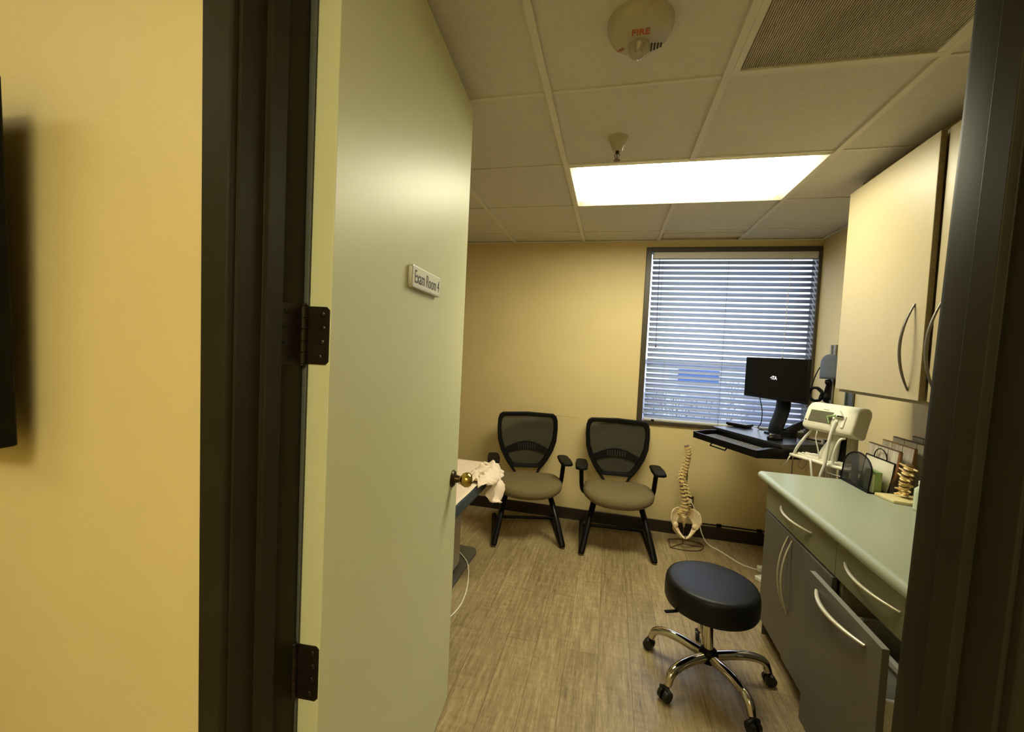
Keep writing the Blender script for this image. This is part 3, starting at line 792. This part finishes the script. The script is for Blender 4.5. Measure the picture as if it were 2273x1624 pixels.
kb = thing('keyboard', 'black computer keyboard lying in the pull out drawer', 'keyboard', WO, WA)
km = Matrix.Translation((-.02, -.065, .9615)) @ Matrix.Rotation(math.radians(4), 4, 'X')
MB().box(-.215, .215, -.068, .068, -.005, .011, km).build('body', 'black', kb, bevel=.003)
kk = MB()
for r in range(6):
    for c in range(21):
        x0 = -.206 + c * .0197
        if r == 0 and 5 < c < 9: x0 = x0
        if c in (15, 16) and r in (0,): continue
        kk.box(x0, x0 + .0165, -.060 + r * .0195, -.0445 + r * .0195, .0110, .0165, km)
kk.build('keys', 'keys', kb, bevel=.001, seg=1)
ms = thing('computer_mouse', 'black computer mouse on the shelf in front of the monitor post', 'mouse', WO, WA)
MB().ball((.145, .085, 1.024 + .010), .05, 24, (.62, 1, .48)).build('body', 'blackgloss', ms)
MB().cyl((.140, .055, 1.0525), (.150, .055, 1.0525), .007, seg=12).build('scroll_wheel', 'steel', ms)
for v in ms.children[0].data.vertices: v.co.z = max(v.co.z, 1.0245)
bx = thing('black_box', 'flat black box lying on the far end of the workstation shelf', 'box', (1.2565, 2.625, .9800), WA + .35)
MB().box(-.075, .075, -.055, .055, .008, .026).build('lid', 'blackgloss', bx, bevel=.003)
MB().box(-.068, .068, -.048, .048, 0, .008).build('case', 'black', bx, bevel=.002)
# the workstation group is a size larger than first drawn: bring its parts to full size
for t_ in [ws, mo, kb, ms, bpy.data.objects['monitor_cable']]:
    for o in [t_] + list(t_.children_recursive):
        if o.type == 'MESH': o.data.transform(Matrix.Translation((0, 0, -.1472)) @ Matrix.Scale(1.1, 4))

# wall tracks behind the devices
for name, lab, y0, y1, m_, z0, z1 in (('wall_track', 'aluminium wall track nearest the window, behind the blood pressure cuff', 2.535, 2.60, 'alu', .85, 1.62), ('wall_track', 'dark grey wall track running up behind the wall cabinet end', 2.275, 2.365, 'track', .70, 2.05)):
    tk = MB().box(XR - .016, XR, y0, y0 + .012, z0, z1).box(XR - .016, XR, y1 - .012, y1, z0, z1).box(XR - .006, XR, y0, y1, z0, z1)
    tag(tk.build(name, m_, bevel=.001), lab, 'rail')

# blood pressure cuff with coiled tube
bc = thing('blood_pressure_cuff', 'blue grey blood pressure cuff on a black wall bracket with coiled black tube', 'medical device', (1.775, 2.53, 1.20), math.radians(-55))
cf = MB()
def cuff(u, v):
    ang = math.radians(-75 + 150 * u)
    zt = .352 - .05 * max(0, (abs(u - .62) * 1.5)) ** 2 * 2
    return (.058 * math.sin(ang) * 1.05, -.040 * math.cos(ang) + .012, .178 + (zt - .178) * v)
cf.grid(18, 8, cuff)
cf.build('cuff', 'cuff', bc, solid=.006, smooth=70)
MB().box(.052, .060, -.01, .03, .178, .385).build('back_plate', 'cuff', bc, bevel=.002)
MB().tube([(0, .0, .172), (.0, .0, .14), (-.012, .0, .09), (0, .005, .03)], [.020, .011, .010, .022], 12).ball((.0, 0, .155), .021, 14).ball((-.005, 0, .045), .024, 14, (1, 1, 1.5)).box(-.012, .012, 0, .022, .03, .16).build('bracket', 'black', bc, smooth=60)
ct = MB(); hp = []
for i in range(150):
    a = 2 * PI * i / 22
    R2 = .047 + .006 * math.sin(i * .9)
    hp.append((-.075 + R2 * math.cos(a), -.01 + .012 * math.sin(i * .37), .062 + R2 * math.sin(a)))
ct.tube(hp, .0048, 7).tube(smoothpath([(-.056, -.012, .258), (-.075, -.02, .20), (-.098, -.02, .12), (-.105, -.015, .09)], 6), .0035, 6)
ct.tube(smoothpath([(-.115, -.015, .085), (-.14, -.02, .065), (-.165, -.03, .035)], 6), .0032, 6).tube(smoothpath([(-.05, -.01, .02), (-.07, -.015, -.01), (-.12, -.02, -.012), (-.16, -.02, -.012)], 6), .003, 6).tube([(-.03, -.01, .05), (0, -.005, .05)], .006, 8)
ct.build('coiled_tube', 'black', bc, smooth=60)

# ------------------------------------------------------------------ vital signs monitor on roll stand
VA = math.atan2(-.869, .494)
vm = thing('vital_signs_monitor', 'cream vital signs monitor with olive screen on a roll stand behind the counter', 'medical device', (1.503, 1.86, 0), VA)
pf = [(-.046, 1.112), (-.050, 1.128), (-.014, 1.226), (.004, 1.244), (.034, 1.254), (.072, 1.252), (.094, 1.236), (.097, 1.208), (.080, 1.160), (.058, 1.086), (.040, 1.078), (-.030, 1.100)]
MB().prism(pf, -.128, .150, 'x').build('housing', 'cream', vm, bevel=.010, seg=3)
MB().box(-.125, .01, .0, .10, 1.048, 1.112).build('rear_shell', 'shroud', vm, bevel=.012, seg=3)
fx = Matrix.Translation((0, -.0305, 1.182)) @ Matrix.Rotation(math.atan2(.038, .10), 4, 'X') @ Matrix.Identity(4)
fx = Matrix.Translation((0, -.031, 1.182)) @ Matrix.Rotation(-math.atan2(.038, .10), 4, 'X')
MB().box(-.098, .030, -.0020, .004, -.034, .034, fx).build('display', 'lcd', vm, bevel=.001)
vb = MB().ball(fx @ Vector((-.112, -.0005, -.030)), .0035, 10).box(-.030, .0, -.0008, .004, .0425, .0445, fx)
vb.build('button', 'black', vm)
MB().box(.048, .066, -.006, .02, -.045, .022, fx).box(.086, .102, -.006, .02, -.045, .022, fx).build('probe_well', 'white', vm, bevel=.003)
pb = MB().prism([(.040, .012), (.066, .048), (.094, .014), (.086, .008), (.048, .006)], -.022, .004, 'y', fx)
prb = pb.build('thermometer_probe', 'white', vm, bevel=.003)
MB().tube([fx @ Vector((.010, -.014, .002)), fx @ Vector((.040, -.018, .010)), fx @ Vector((.060, -.022, .014))], .0045, 8).tube([fx @ Vector((.012, -.014, .0)), fx @ Vector((.02, -.016, -.010)), fx @ Vector((.034, -.016, -.034))], .003, 6).build('green_collar', 'green', prb)
MB().tube([fx @ Vector((.068, -.022, .012)), fx @ Vector((.094, -.020, .012))], .004, 8).build('probe_ring', 'black', prb)
# column, tray, base
MB().tube([(-.01, .045, .02), (-.01, .045, .55), (.0, .04, .93), (.02, .035, 1.10)], .022, 16).build('column', 'white', vm, smooth=50)
MB().tube(smoothpath([(-.035, .01, .935), (-.02, .02, .99), (.01, .025, 1.05), (.03, .02, 1.09)], 5), [.034 - .0006 * i for i in range(16)], 14, flat=(.5, 1)).build('column_cover', 'cream', vm, smooth=60)
MB().box(.062, .105, .045, .075, .93, 1.10).build('rear_post', 'shroud', vm, bevel=.004)
MB().box(-.06, .07, .05, .062, .94, 1.11).build('rear_plate', 'black', vm, bevel=.004)
tr = MB()
tp = [(-.215, -.022), (-.205, -.036), (-.06, -.040), (.0, -.05), (.075, -.048), (.14, -.035), (.155, 0), (.15, .14), (.12, .165), (-.12, .165), (-.19, .14), (-.215, .03)]
tr.prism(tp, .912, .930, 'z')
ty = tr.build('tray', 'cream', vm, bevel=.007, seg=3)
tb = MB()
for k in range(4): tb.tube([(-.19, -.01 + k * .03, .934), (.10, -.015 + k * .03, .934)], .0045, 8)
tb.build('tray_rib', 'cream', ty)
bk_ = MB()
for z in (.76, .82, .885): bk_.tube(smoothpath([(.0, -.06, z), (.13, -.06, z), (.16, 0, z), (.15, .12, z), (.0, .12, z)], 5), .0025, 6)
for k in range(9): bk_.tube([(.0 + .016 * k, -.06, .76), (.0 + .016 * k, -.06, .885)], .0015, 5)
bk_.box(0, .15, -.055, .115, .755, .759)
bk_.build('wire_basket', 'alu', vm)
vc = [smoothpath([(-.098, .01, 1.10), (-.13, -.005, 1.05), (-.165, -.02, .98), (-.185, -.02, .934)], 6),
      smoothpath([(-.058, -.02, 1.105), (-.045, -.035, 1.09), (-.052, -.03, 1.05), (-.04, -.02, .98), (-.038, -.015, .932)], 6)]
MB().tube(vc[0], .0075, 8).build('pale_tube', 'white', vm, smooth=60)
MB().tube(vc[1], .0035, 8).build('pale_lead', 'white', vm, smooth=60)
MB().tube(smoothpath([(.060, -.045, 1.17), (.052, -.062, 1.10), (.044, -.066, 1.02), (.038, -.07, .93), (.02, -.075, .84), (.018, -.07, .70)], 7), .0085, 10).build('coiled_lead', 'white', vm, smooth=60)
MB().tube(smoothpath([(.10, -.02, 1.085), (.085, -.04, 1.07), (.065, -.045, 1.0), (.06, -.04, .936)], 6), .0065, 8).build('white_lead', 'white', vm, smooth=60)
MB().tube(smoothpath([(-.06, -.05, .93), (-.045, -.062, .90), (-.030, -.06, .80), (-.02, -.05, .65)], 6), .006, 8).build('hanging_lead', 'white', vm, smooth=60)
MB().tube(smoothpath([(-.205, -.02, .92), (-.20, -.042, .90), (-.21, -.045, .87), (-.245, -.05, .84)], 6), .0045, 8).build('tray_lead', 'cream', vm, smooth=60)
MB().tube(smoothpath([(-.18, -.03, .92), (-.17, -.045, .90), (-.17, -.045, .80), (-.15, -.04, .60)], 6), .003, 6).tube(smoothpath([(-.13, -.03, .92), (-.13, -.05, .88), (-.11, -.05, .862), (-.092, -.05, .88), (-.092, -.035, .915)], 6), .0022, 6).build('brown_lead', 'wire', vm)
vbase = MB()
for k in range(5):
    a = 2 * PI * k / 5 + .3
    vbase.tube([(-.01, .045, .075), (-.01 + .12 * math.cos(a), .045 + .12 * math.sin(a), .065), (-.01 + .19 * math.cos(a), .045 + .19 * math.sin(a), .052)], [.026, .02, .014], 10)
    vbase.ball((-.01 + .19 * math.cos(a), .045 + .19 * math.sin(a), .026), .026, 12, (.8, .8, 1))
vbase.build('rolling_base', 'shroud', vm, smooth=60)

# ------------------------------------------------------------------ base cabinets and worktop
FX = 1.140
def arch_handle(p0, p1, out, name, parent, m='handle', r=.0055, bow=.034):
    p0, p1 = Vector(p0), Vector(p1); out = Vector(out); pts = []
    for i in range(19):
        t = i / 18
        pts.append(p0.lerp(p1, t) + out * (bow * (1 - (2 * t - 1) ** 2)))
    rs = [r * (.75 + .35 * math.sin(PI * i / 18)) for i in range(19)]
    return MB().tube(pts, rs, 10, flat=(1.15, .85)).build(name, m, parent, smooth=60)
def cabinet(label, y0, y1, doors, open_front=0., bin_front=False, group='base cabinets under the worktop'):
    c = thing('base_cabinet', label, 'cabinet', (0, 0, 0), 0, group)
    cc = MB()
    t = .018
    cc.box(FX + .020, XR - .004, y0, y0 + t, .10, .835).box(FX + .020, XR - .004, y1 - t, y1, .10, .835)
    cc.box(FX + .020, XR - .004, y0 + t, y1 - t, .10, .10 + t).box(XR - .022, XR - .004, y0 + t, y1 - t, .10 + t, .835)
    cc.box(FX + .020, XR - .022, y0 + t, y1 - t, .683, .695)
    cc.build('carcass', 'grey' if not bin_front else 'carcass', c, smooth=0)
    MB().box(FX + .075, FX + .093, y0, y1, 0, .10).box(FX + .093, XR - .004, y0, y0 + .02, 0, .10).box(FX + .093, XR - .004, y1 - .02, y1, 0, .10).build('plinth', 'base', c, smooth=0)
    d = MB().box(FX, FX + .019, y0 + .0004, y1 - .0004, .690, .836).build('drawer', 'drawer', c, bevel=.0012)
    ym = (y0 + y1) / 2; hl = .162 if y1 - y0 > .5 else .148
    arch_handle((FX, ym + hl, .770), (FX, ym - hl, .770), (-1, 0, 0), 'handle', d)
    return c
c1 = cabinet('two door grey base cabinet at the far end of the worktop', .946, 1.652, 2)
for (ya, yb, hy, aj) in ((1.3285, 1.650, 1.352, 0.), (.948, 1.3255, 1.297, .006)):
    dm = MB().box(FX - aj, FX + .018 - aj, ya, yb, .098, .682).build('cabinet_door', 'grey', c1, bevel=.0012)
    arch_handle((FX - aj, hy + .004, .664), (FX - aj, hy, .322), (-1, 0, 0), 'handle', dm, 'handle', .0048)
MB().box(FX + .022, XR - .004, 1.652, 1.654, 0.0, .836).build('end_panel', 'grey', c1)
c2 = cabinet('grey base cabinet with its tall pull out front left open', .527, .944, 1, bin_front=True)
PX = 1.067
po = MB().box(PX, PX + .019, .528, .965, .105, .688).build('pull_out_front', 'grey', c2, bevel=.0012)
MB().box(PX + .0005, PX + .0185, .5285, .9645, .6878, .6886).build('front_edge_band', 'greyedge', po)
arch_handle((PX, .905, .645), (PX, .602, .645), (-1, 0, 0), 'handle', po, 'handle', .0065, .036)
pbx = MB().box(PX + .019, PX + .55, .560, .572, .15, .52).box(PX + .019, PX + .55, .905, .917, .15, .52).box(PX + .019, PX + .55, .572, .905, .15, .162).build('pull_out_box', 'white', po)
bn = MB()
bp_ = [(.98, 0), (1.0, .40), (1.05, .405), (1.05, .42), (.96, .42)]
def rr_ring(w, d, z, r=.04): return [(x, y, z) for x, y in rrect(0, 0, w, d, r)]
rings = [rr_ring(.26, .24, 0), rr_ring(.30, .28, .40), rr_ring(.325, .305, .402), rr_ring(.325, .305, .418), rr_ring(.29, .27, .418), rr_ring(.25, .23, .02)]
vr = [[bn.bm.verts.new(p) for p in r_] for r_ in rings]
for a, b3 in zip(vr, vr[1:]):
    for i in range(len(a)): bn.bm.faces.new((a[i], a[(i + 1) % len(a)], b3[(i + 1) % len(a)], b3[i]))
bn.bm.faces.new(list(reversed(vr[0]))); bn.bm.faces.new(vr[-1])
o = bn.build('waste_bin', 'white'); o.location = (PX + .26, .738, .1625)
tag(o, 'white plastic waste bin inside the pulled out cabinet front', 'bin')
c3 = cabinet('grey base cabinet nearest the door opening, beside the open pull out', -.10, .525, 1)
MB().box(FX, FX + .018, -.098, .523, .098, .682).build('cabinet_door', 'grey', c3, bevel=.0012)

# worktop with rounded front edge
pw = [(XR - .002, .842), (XR - .002, .880), (1.128, .880)] + [(1.1205 + .0205 * math.cos(math.radians(a)) , .8595 + .0205 * math.sin(math.radians(a))) for a in range(90, 271, 15)] + [(1.16, .839), (1.16, .842)]
wt = MB().prism(pw, -.155, 1.688, 'y')
tag(wt.build('worktop', 'counter', smooth=40, recalc=True), 'long sage green laminate worktop with a rounded front edge', 'worktop')

# ------------------------------------------------------------------ wall cabinet
uc = thing('wall_cabinet', 'tall cream wall cabinet with arched grey handles above the worktop', 'cabinet', (0, 0, 0))
UX = 1.480
MB().box(UX + .004, XR - .002, -.10, 1.758, 1.337, 2.392).build('carcass', 'carcass', uc, bevel=.001)
MB().box(UX + .03, XR - .002, -.10, 1.74, 2.392, H - .004).build('filler_panel', 'chip', uc)
RA = math.radians(-1.6)
pv = Matrix.Translation((UX + .003, 1.752, 0)) @ Matrix.Rotation(RA, 4, 'Z')
ud = MB().box(-.020, -.0005, -.652, 0, 1.353, 2.380, pv).build('cabinet_door', 'updoor', uc, bevel=.001)
MB().box(-.0198, -.0008, -.6545, -.6515, 1.3535, 2.3795, pv).build('door_edge', 'chip', ud)
h0 = pv @ Vector((-.020, -.588, 1.735)); h1 = pv @ Vector((-.020, -.588, 1.388))
arch_handle(h0, h1, (-1, 0, 0), 'handle', ud, 'darkhandle', .0055, .040)
u2 = MB().box(UX - .018, UX + .002, .50, 1.082, 1.353, 2.380).build('cabinet_door', 'updoor', uc, bevel=.001)
arch_handle((UX - .018, 1.045, 1.735), (UX - .018, 1.045, 1.388), (-1, 0, 0), 'handle', u2, 'darkhandle', .0055, .040)
u3 = MB().box(UX - .018, UX + .002, -.09, .496, 1.353, 2.380).build('cabinet_door', 'updoor', uc, bevel=.001)

# ------------------------------------------------------------------ things on the worktop
ZC = .8803
mh = thing('mesh_letter_holder', 'black wire mesh letter holder with an arched front panel on the worktop', 'organizer', (1.50, 1.455, ZC), 0)
def arched(y0, y1, zt, n=14):
    ym, hw = (y0 + y1) / 2, (y1 - y0) / 2
    pts = [(y0, .006), (y0, zt * .55)]
    for i in range(n + 1):
        a = PI - PI * i / n
        pts.append((ym + hw * math.cos(a), zt * .55 + zt * .45 * math.sin(a)))
    pts += [(y1, .006)]
    return pts
for (x, y0, y1, zt, sh, nm) in ((-.006, 0, .238, .168, .10, 'front_panel'), (.072, -.0, .22, .150, .14, 'back_panel')):
    mm = MB()
    if nm == 'front_panel':
        pl = arched(y0, y1, zt)
    else:
        pl = [(y0, .006), (y0, zt), (y1, zt), (y1, .006)]
    mm.bm.faces.new([mm.bm.verts.new((x + z_ * sh, y_, z_)) for y_, z_ in pl])
    pnl = mm.build(nm, 'meshblack' if nm == 'front_panel' else 'sheet', mh, solid=.0012)
    MB().tube([(x + z_ * sh, y_, z_) for y_, z_ in pl], .0038, 8, closed=True).build('rim', 'black', pnl)
MB().box(-.008, .076, 0, .238, 0, .004).build('floor_panel', 'black', mh)
MB().tube(arc((.088, .10, .150), .05, 0, 180, 10, 'yz'), .0025, 6).build('loop_handle', 'black', mh)
gp = thing('sticky_note_pad', 'green sticky note pad standing in the mesh letter holder', 'note pad', (1.512, 1.463, ZC + .0045), 0)
MB().box(.008, .040, 0, .075, 0, .098).build('pad', 'green', gp, bevel=.002)
MB().box(.002, .008, -.002, .070, 0, .085).build('backing_card', 'palegreen', gp)
ng = thing('folded_note', 'small pale note standing behind the arched mesh panel', 'note', (1.515, 1.59, ZC + .0045), 0)
MB().box(.0, .003, 0, .055, .0, .150).build('card', 'sheet', ng)

def board(label, x, y0, y1, h, lean, mid, m='whitewash', curved=False, top=None):
    b_ = thing('wooden_board', label, 'board', (x, y0, ZC), 0, 'boards leaning behind the letter holder')
    t_ = .010
    n_ = 10
    if curved:
        pl = [(.085, .0)] + [(.085 - .085 * math.sin(PI / 2 * i / n_) , h * .62 * (i / n_)) for i in range(1, n_ + 1)] + [(0, h), (y1 - y0, h), (y1 - y0, 0)]
    else: pl = [(0, 0), (0, h), (y1 - y0, h), (y1 - y0, 0)]
    mx = Matrix(((1, 0, lean, 0), (0, 1, 0, 0), (0, 0, 1, 0), (0, 0, 0, 1)))
    MB().prism(pl, 0, t_, 'x', mx).build('board', m, b_, bevel=.001)
    e = MB()
    for k in range(1, 3): 
        yy = (y1 - y0) * k / 3
        e.box(-.0006, .0002, yy - .0012, yy + .0012, .0, h, mx)
    e.build('plank_groove', 'wire', b_)
    MB().box(-.001, t_ + .001, 0, y1 - y0, h, h + .004, mx).build('top_edge', top or 'wire', b_)
    if curved:
        MB().tube([mx @ Vector((t_ * .5, y_ - .001, z_)) for y_, z_ in pl[:n_ + 2]], .008, 8).build('curved_edge', 'wood', b_)
    else:
        MB().box(-.001, t_ + .001, -.004, 0, 0, h, mx).build('side_edge', top or 'wire', b_)
    return b_
board('whitewashed plank board with a curved brown edge just behind the letter holder', 1.588, 1.452, 1.686, .207, .08, True, curved=True)
board('whitewashed board with a red brown top strip, second behind the letter holder', 1.645, 1.455, 1.686, .226, .08, True, top='wood')
o = board('pale beige dark edged board leaning third behind the letter holder', 1.695, 1.43, 1.686, .245, .05, True, m='beige')
o = board('thin dark edged board against the wall, last behind the letter holder', 1.742, 1.40, 1.63, .262, .05, True, m='beige')

ssn = thing('lumbar_spine_model', 'small bone coloured lumbar spine model on a cream base plate', 'model', (1.60, 1.395, ZC), 0)
MB().prism([(-.070, -.062), (-.018, -.075), (.07, -.06), (.085, .055), (-.066, .052), (-.088, .045)], 0, .014, 'z').build('base_plate', mat('cream base plate', (.66, .57, .30), .45, var=.03), ssn, bevel=.003)
cvv = smoothpath([(0, .0, .014), (.002, .004, .05), (-.002, 0, .09), (0, -.012, .135), (.004, -.02, .172)], 8)
for k in range(6):
    p, tg = along(cvv, .12 + k / 6.6)
    mx = Matrix.Translation(p) @ tg.to_track_quat('Z', 'Y').to_matrix().to_4x4()
    v = MB().lathe([(.017, -.008), (.0185, -.007), (.0145, 0), (.0185, .007), (.017, .008)], 14, mx)
    v.tube([mx @ Vector((-.006, .036, .004)), mx @ Vector((0, .010, 0)), mx @ Vector((0, -.010, 0)), mx @ Vector((-.006, -.036, .004))], [.003, .006, .006, .003], 6)
    v.tube([mx @ Vector((.010, 0, 0)), mx @ Vector((.032, 0, -.006))], [.006, .004], 6)
    ve = v.build('vertebra', 'bone', ssn, smooth=50)
    MB().lathe([(.015, .008), (.0165, .011), (.015, .014)], 12, mx).build('disc', 'disc', ve)
pbt = thing('ribbed_bottle', 'pale green ribbed bottle at the near end of the worktop items', 'bottle', (1.585, 1.262, ZC), 0)
prf = [(.026, 0), (.030, .006)]
for k in range(8):
    z = .012 + k * .013; prf += [(.030, z), (.0275, z + .006)]
prf += [(.029, .12), (.014, .138), (.013, .146)]
MB().lathe([(r * .85, z * .75) for r, z in prf], 28).build('body', mat('pale green plastic', (.52, .58, .45), .35, var=.05), pbt, smooth=60)
MB().lathe([(.013, .1095), (.013, .125), (.010, .127)], 20).build('cap', 'white', pbt)

# ------------------------------------------------------------------ exam table behind the door
et = thing('exam_table', 'exam table with slate blue cushion mostly hidden behind the open door', 'table', (-.80, 1.1, 0))
MB().box(-.35, .372, -.80, .83, .600, .682).build('cushion', 'navy', et, bevel=.018, seg=4)
MB().box(-.30, .30, -.74, .78, .52, .60).build('cushion_frame', 'shroud', et, bevel=.006)
MB().box(-.22, .180, -.55, .67, .03, .50).build('pedestal', 'shroud', et, bevel=.02)
MB().box(-.20, .205, -.40, .70, .42, .52).build('upper_shroud', 'cream', et, bevel=.02)
MB().prism(rrect(.0, .28, .45, 1.30, .06), 0, .028, 'z').build('base_plate', 'plate', et, bevel=.006)
pp_ = MB()
def paper(u, v):
    x = -1.14 + .715 * u; y = .35 + 1.585 * v
    z = .684 + .0016 * math.sin(9 * x + 5 * y) + .0012 * math.sin(23 * y)
    return (x, y, z + .0008)
pp_.grid(30, 50, paper)
tag(pp_.build('table_paper', 'paper', solid=.0012), 'sheet of pale pink paper covering the exam table', 'paper')
dg_ = MB()
def drape(u, v):
    # u along the table edge, v from the table top over the edge and down
    y = 1.43 + .45 * u
    hang = .02 + .15 * math.exp(-((u - .52) / .20) ** 2) + .06 * u
    s = v * (.10 + hang)
    wob = .007 * math.sin(17 * u + 11 * v) + .005 * math.sin(31 * u - 7 * v) + .004 * math.sin(53 * u + 19 * v)
    edge = .10
    if s < edge:
        x = -.525 + s; z = .690 + abs(wob) * 1.3 + .010 * (s / edge) + .012 * math.exp(-((u - .75) / .15) ** 2) * (s / edge)
    else:
        k = s - edge; b_ = min(1, k / .05)
        x = -.425 + .030 * math.sin(b_ * PI / 2) + wob * 2.2 * b_ + .05 * math.exp(-((u - .62) / .22) ** 2) * (k / .2)
        z = .700 - k + wob
    return (x, y + wob * 1.5 + .05 * (v - .5) * (1 - u), z)
dg_.grid(46, 34, drape)
tag(dg_.build('paper_drape', 'paper', solid=.002, smooth=80), 'crumpled pale pink paper drape hanging off the exam table corner', 'drape')
o = MB().tube(smoothpath([(-.70, 1.93, .034), (-.64, 1.87, .034), (-.575, 1.79, .03), (-.535, 1.702, .0035), (-.489, 1.531, .0035), (-.473, 1.373, .0035), (-.50, 1.24, .0035), (-.56, 1.14, .0035)], 8), .0035, 8).build('table_power_cord', 'cable')
tag(o, 'pale power cord curving over the grey base of the exam table', 'cable')

# ------------------------------------------------------------------ outside, seen through the blind
struct(MB().box(-40, 60, YB + 1.5, 70, -3.3, -3.2).build('ground', 'asphalt', smooth=0), 'pale parking lot outside the window')
ob_ = thing('store_building', 'long pale low building with a blue sign across the parking lot', 'building', (0, 27, -3.2))
MB().box(-14, 30, 0, 12, 0, 4.25).build('facade', 'facade', ob_, smooth=0)
MB().box(-14.1, 30.1, -.1, 12, 4.25, 4.45).build('parapet', 'roofedge', ob_, smooth=0)
bs = MB().box(4.45, 6.75, -.18, 0, 3.10, 4.0).build('sign_board', 'bluesign', ob_)
wd = MB()
for k in range(12): wd.box(-12 + k * 3.4, -10 + k * 3.4, -.05, .05, .6, 2.4)
wd.build('shop_window', mat('pale shop glazing', (.36, .38, .42), .3, var=.1), ob_)
aw = MB().box(2.4, 3.9, -.2, 0, 3.3, 3.8).build('panel_sign', 'carwhite', ob_)
def car(label, x, y, m_):
    c = thing('car', label, 'car', (x, y, -3.2), 0, 'cars in the parking lot')
    MB().prism([(-2.1, .35), (-2.1, .85), (-1.2, .98), (-.7, 1.40), (.75, 1.42), (1.45, 1.0), (2.1, .85), (2.1, .35)], -.85, .85, 'y').build('body', m_, c, bevel=.08)
    MB().prism([(-1.05, 1.0), (-.65, 1.34), (.70, 1.36), (1.25, 1.02)], -.87, .87, 'y').build('window', 'glassdark', c)
    wh = MB()
    for sx in (-1.3, 1.3):
        for sy in (-.8, .8): wh.cyl((sx, sy - .1, .33), (sx, sy + .1, .33), .33, seg=20)
    wh.build('wheel', 'rubber', c)
car('white car parked in front of the blue sign across the lot', 3.2, 19, 'carwhite')
car('grey car parked beside the white car across the lot', 8.3, 19.5, 'cargrey')
tree = MB()
random.seed(11)
def branch(p, d, l, r, n):
    q_ = p + d * l
    tree.cyl(p, q_, r, r * .65, 6)
    if n:
        for k in range(3):
            nd = (d + Vector((random.uniform(-.7, .7), random.uniform(-.7, .7), random.uniform(-.1, .5)))).normalized()
            branch(q_, nd, l * random.uniform(.55, .72), r * .6, n - 1)
branch(Vector((1.75, 8.0, -3.2)), Vector((0, 0, 1)), 1.55, .035, 5)
tag(tree.build('bare_tree', 'bark'), 'bare winter tree outside the lower window corner', 'tree')

# ------------------------------------------------------------------ world and light
w_ = bpy.data.worlds.new('sky'); scene.world = w_; w_.use_nodes = True
nt = w_.node_tree; bgn = nt.nodes['Background']
tc = nt.nodes.new('ShaderNodeTexCoord'); sp_ = nt.nodes.new('ShaderNodeSeparateXYZ')
rp = nt.nodes.new('ShaderNodeValToRGB'); el = rp.color_ramp.elements
el[0].position = .0; el[0].color = (.90, .93, 1.0, 1); el[1].position = .85; el[1].color = (.42, .56, .86, 1)
k_ = el.new(.30); k_.color = (.78, .86, 1.0, 1)
cn = nt.nodes.new('ShaderNodeTexNoise'); cn.inputs['Scale'].default_value = 2.2; cn.inputs['Detail'].default_value = 5
cr_ = nt.nodes.new('ShaderNodeValToRGB'); cr_.color_ramp.elements[0].position = .42; cr_.color_ramp.elements[1].position = .68
mxs = nt.nodes.new('ShaderNodeMix'); mxs.data_type = 'RGBA'; mxs.inputs[7].default_value = (.95, .97, 1.0, 1)
L_ = nt.links
L_.new(tc.outputs['Generated'], sp_.inputs[0]); L_.new(sp_.outputs['Z'], rp.inputs['Fac'])
L_.new(tc.outputs['Generated'], cn.inputs['Vector']); L_.new(cn.outputs['Fac'], cr_.inputs['Fac'])
L_.new(cr_.outputs['Color'], mxs.inputs[0]); L_.new(rp.outputs['Color'], mxs.inputs[6]); L_.new(mxs.outputs[2], bgn.inputs['Color'])
bgn.inputs['Strength'].default_value = 1.9

scene.view_settings.view_transform = 'Standard'
scene.view_settings.look = 'None'
scene.view_settings.gamma = 1
scene.view_settings.exposure = .72
scene.view_settings.use_curve_mapping = False
scene.cycles.use_denoising = True
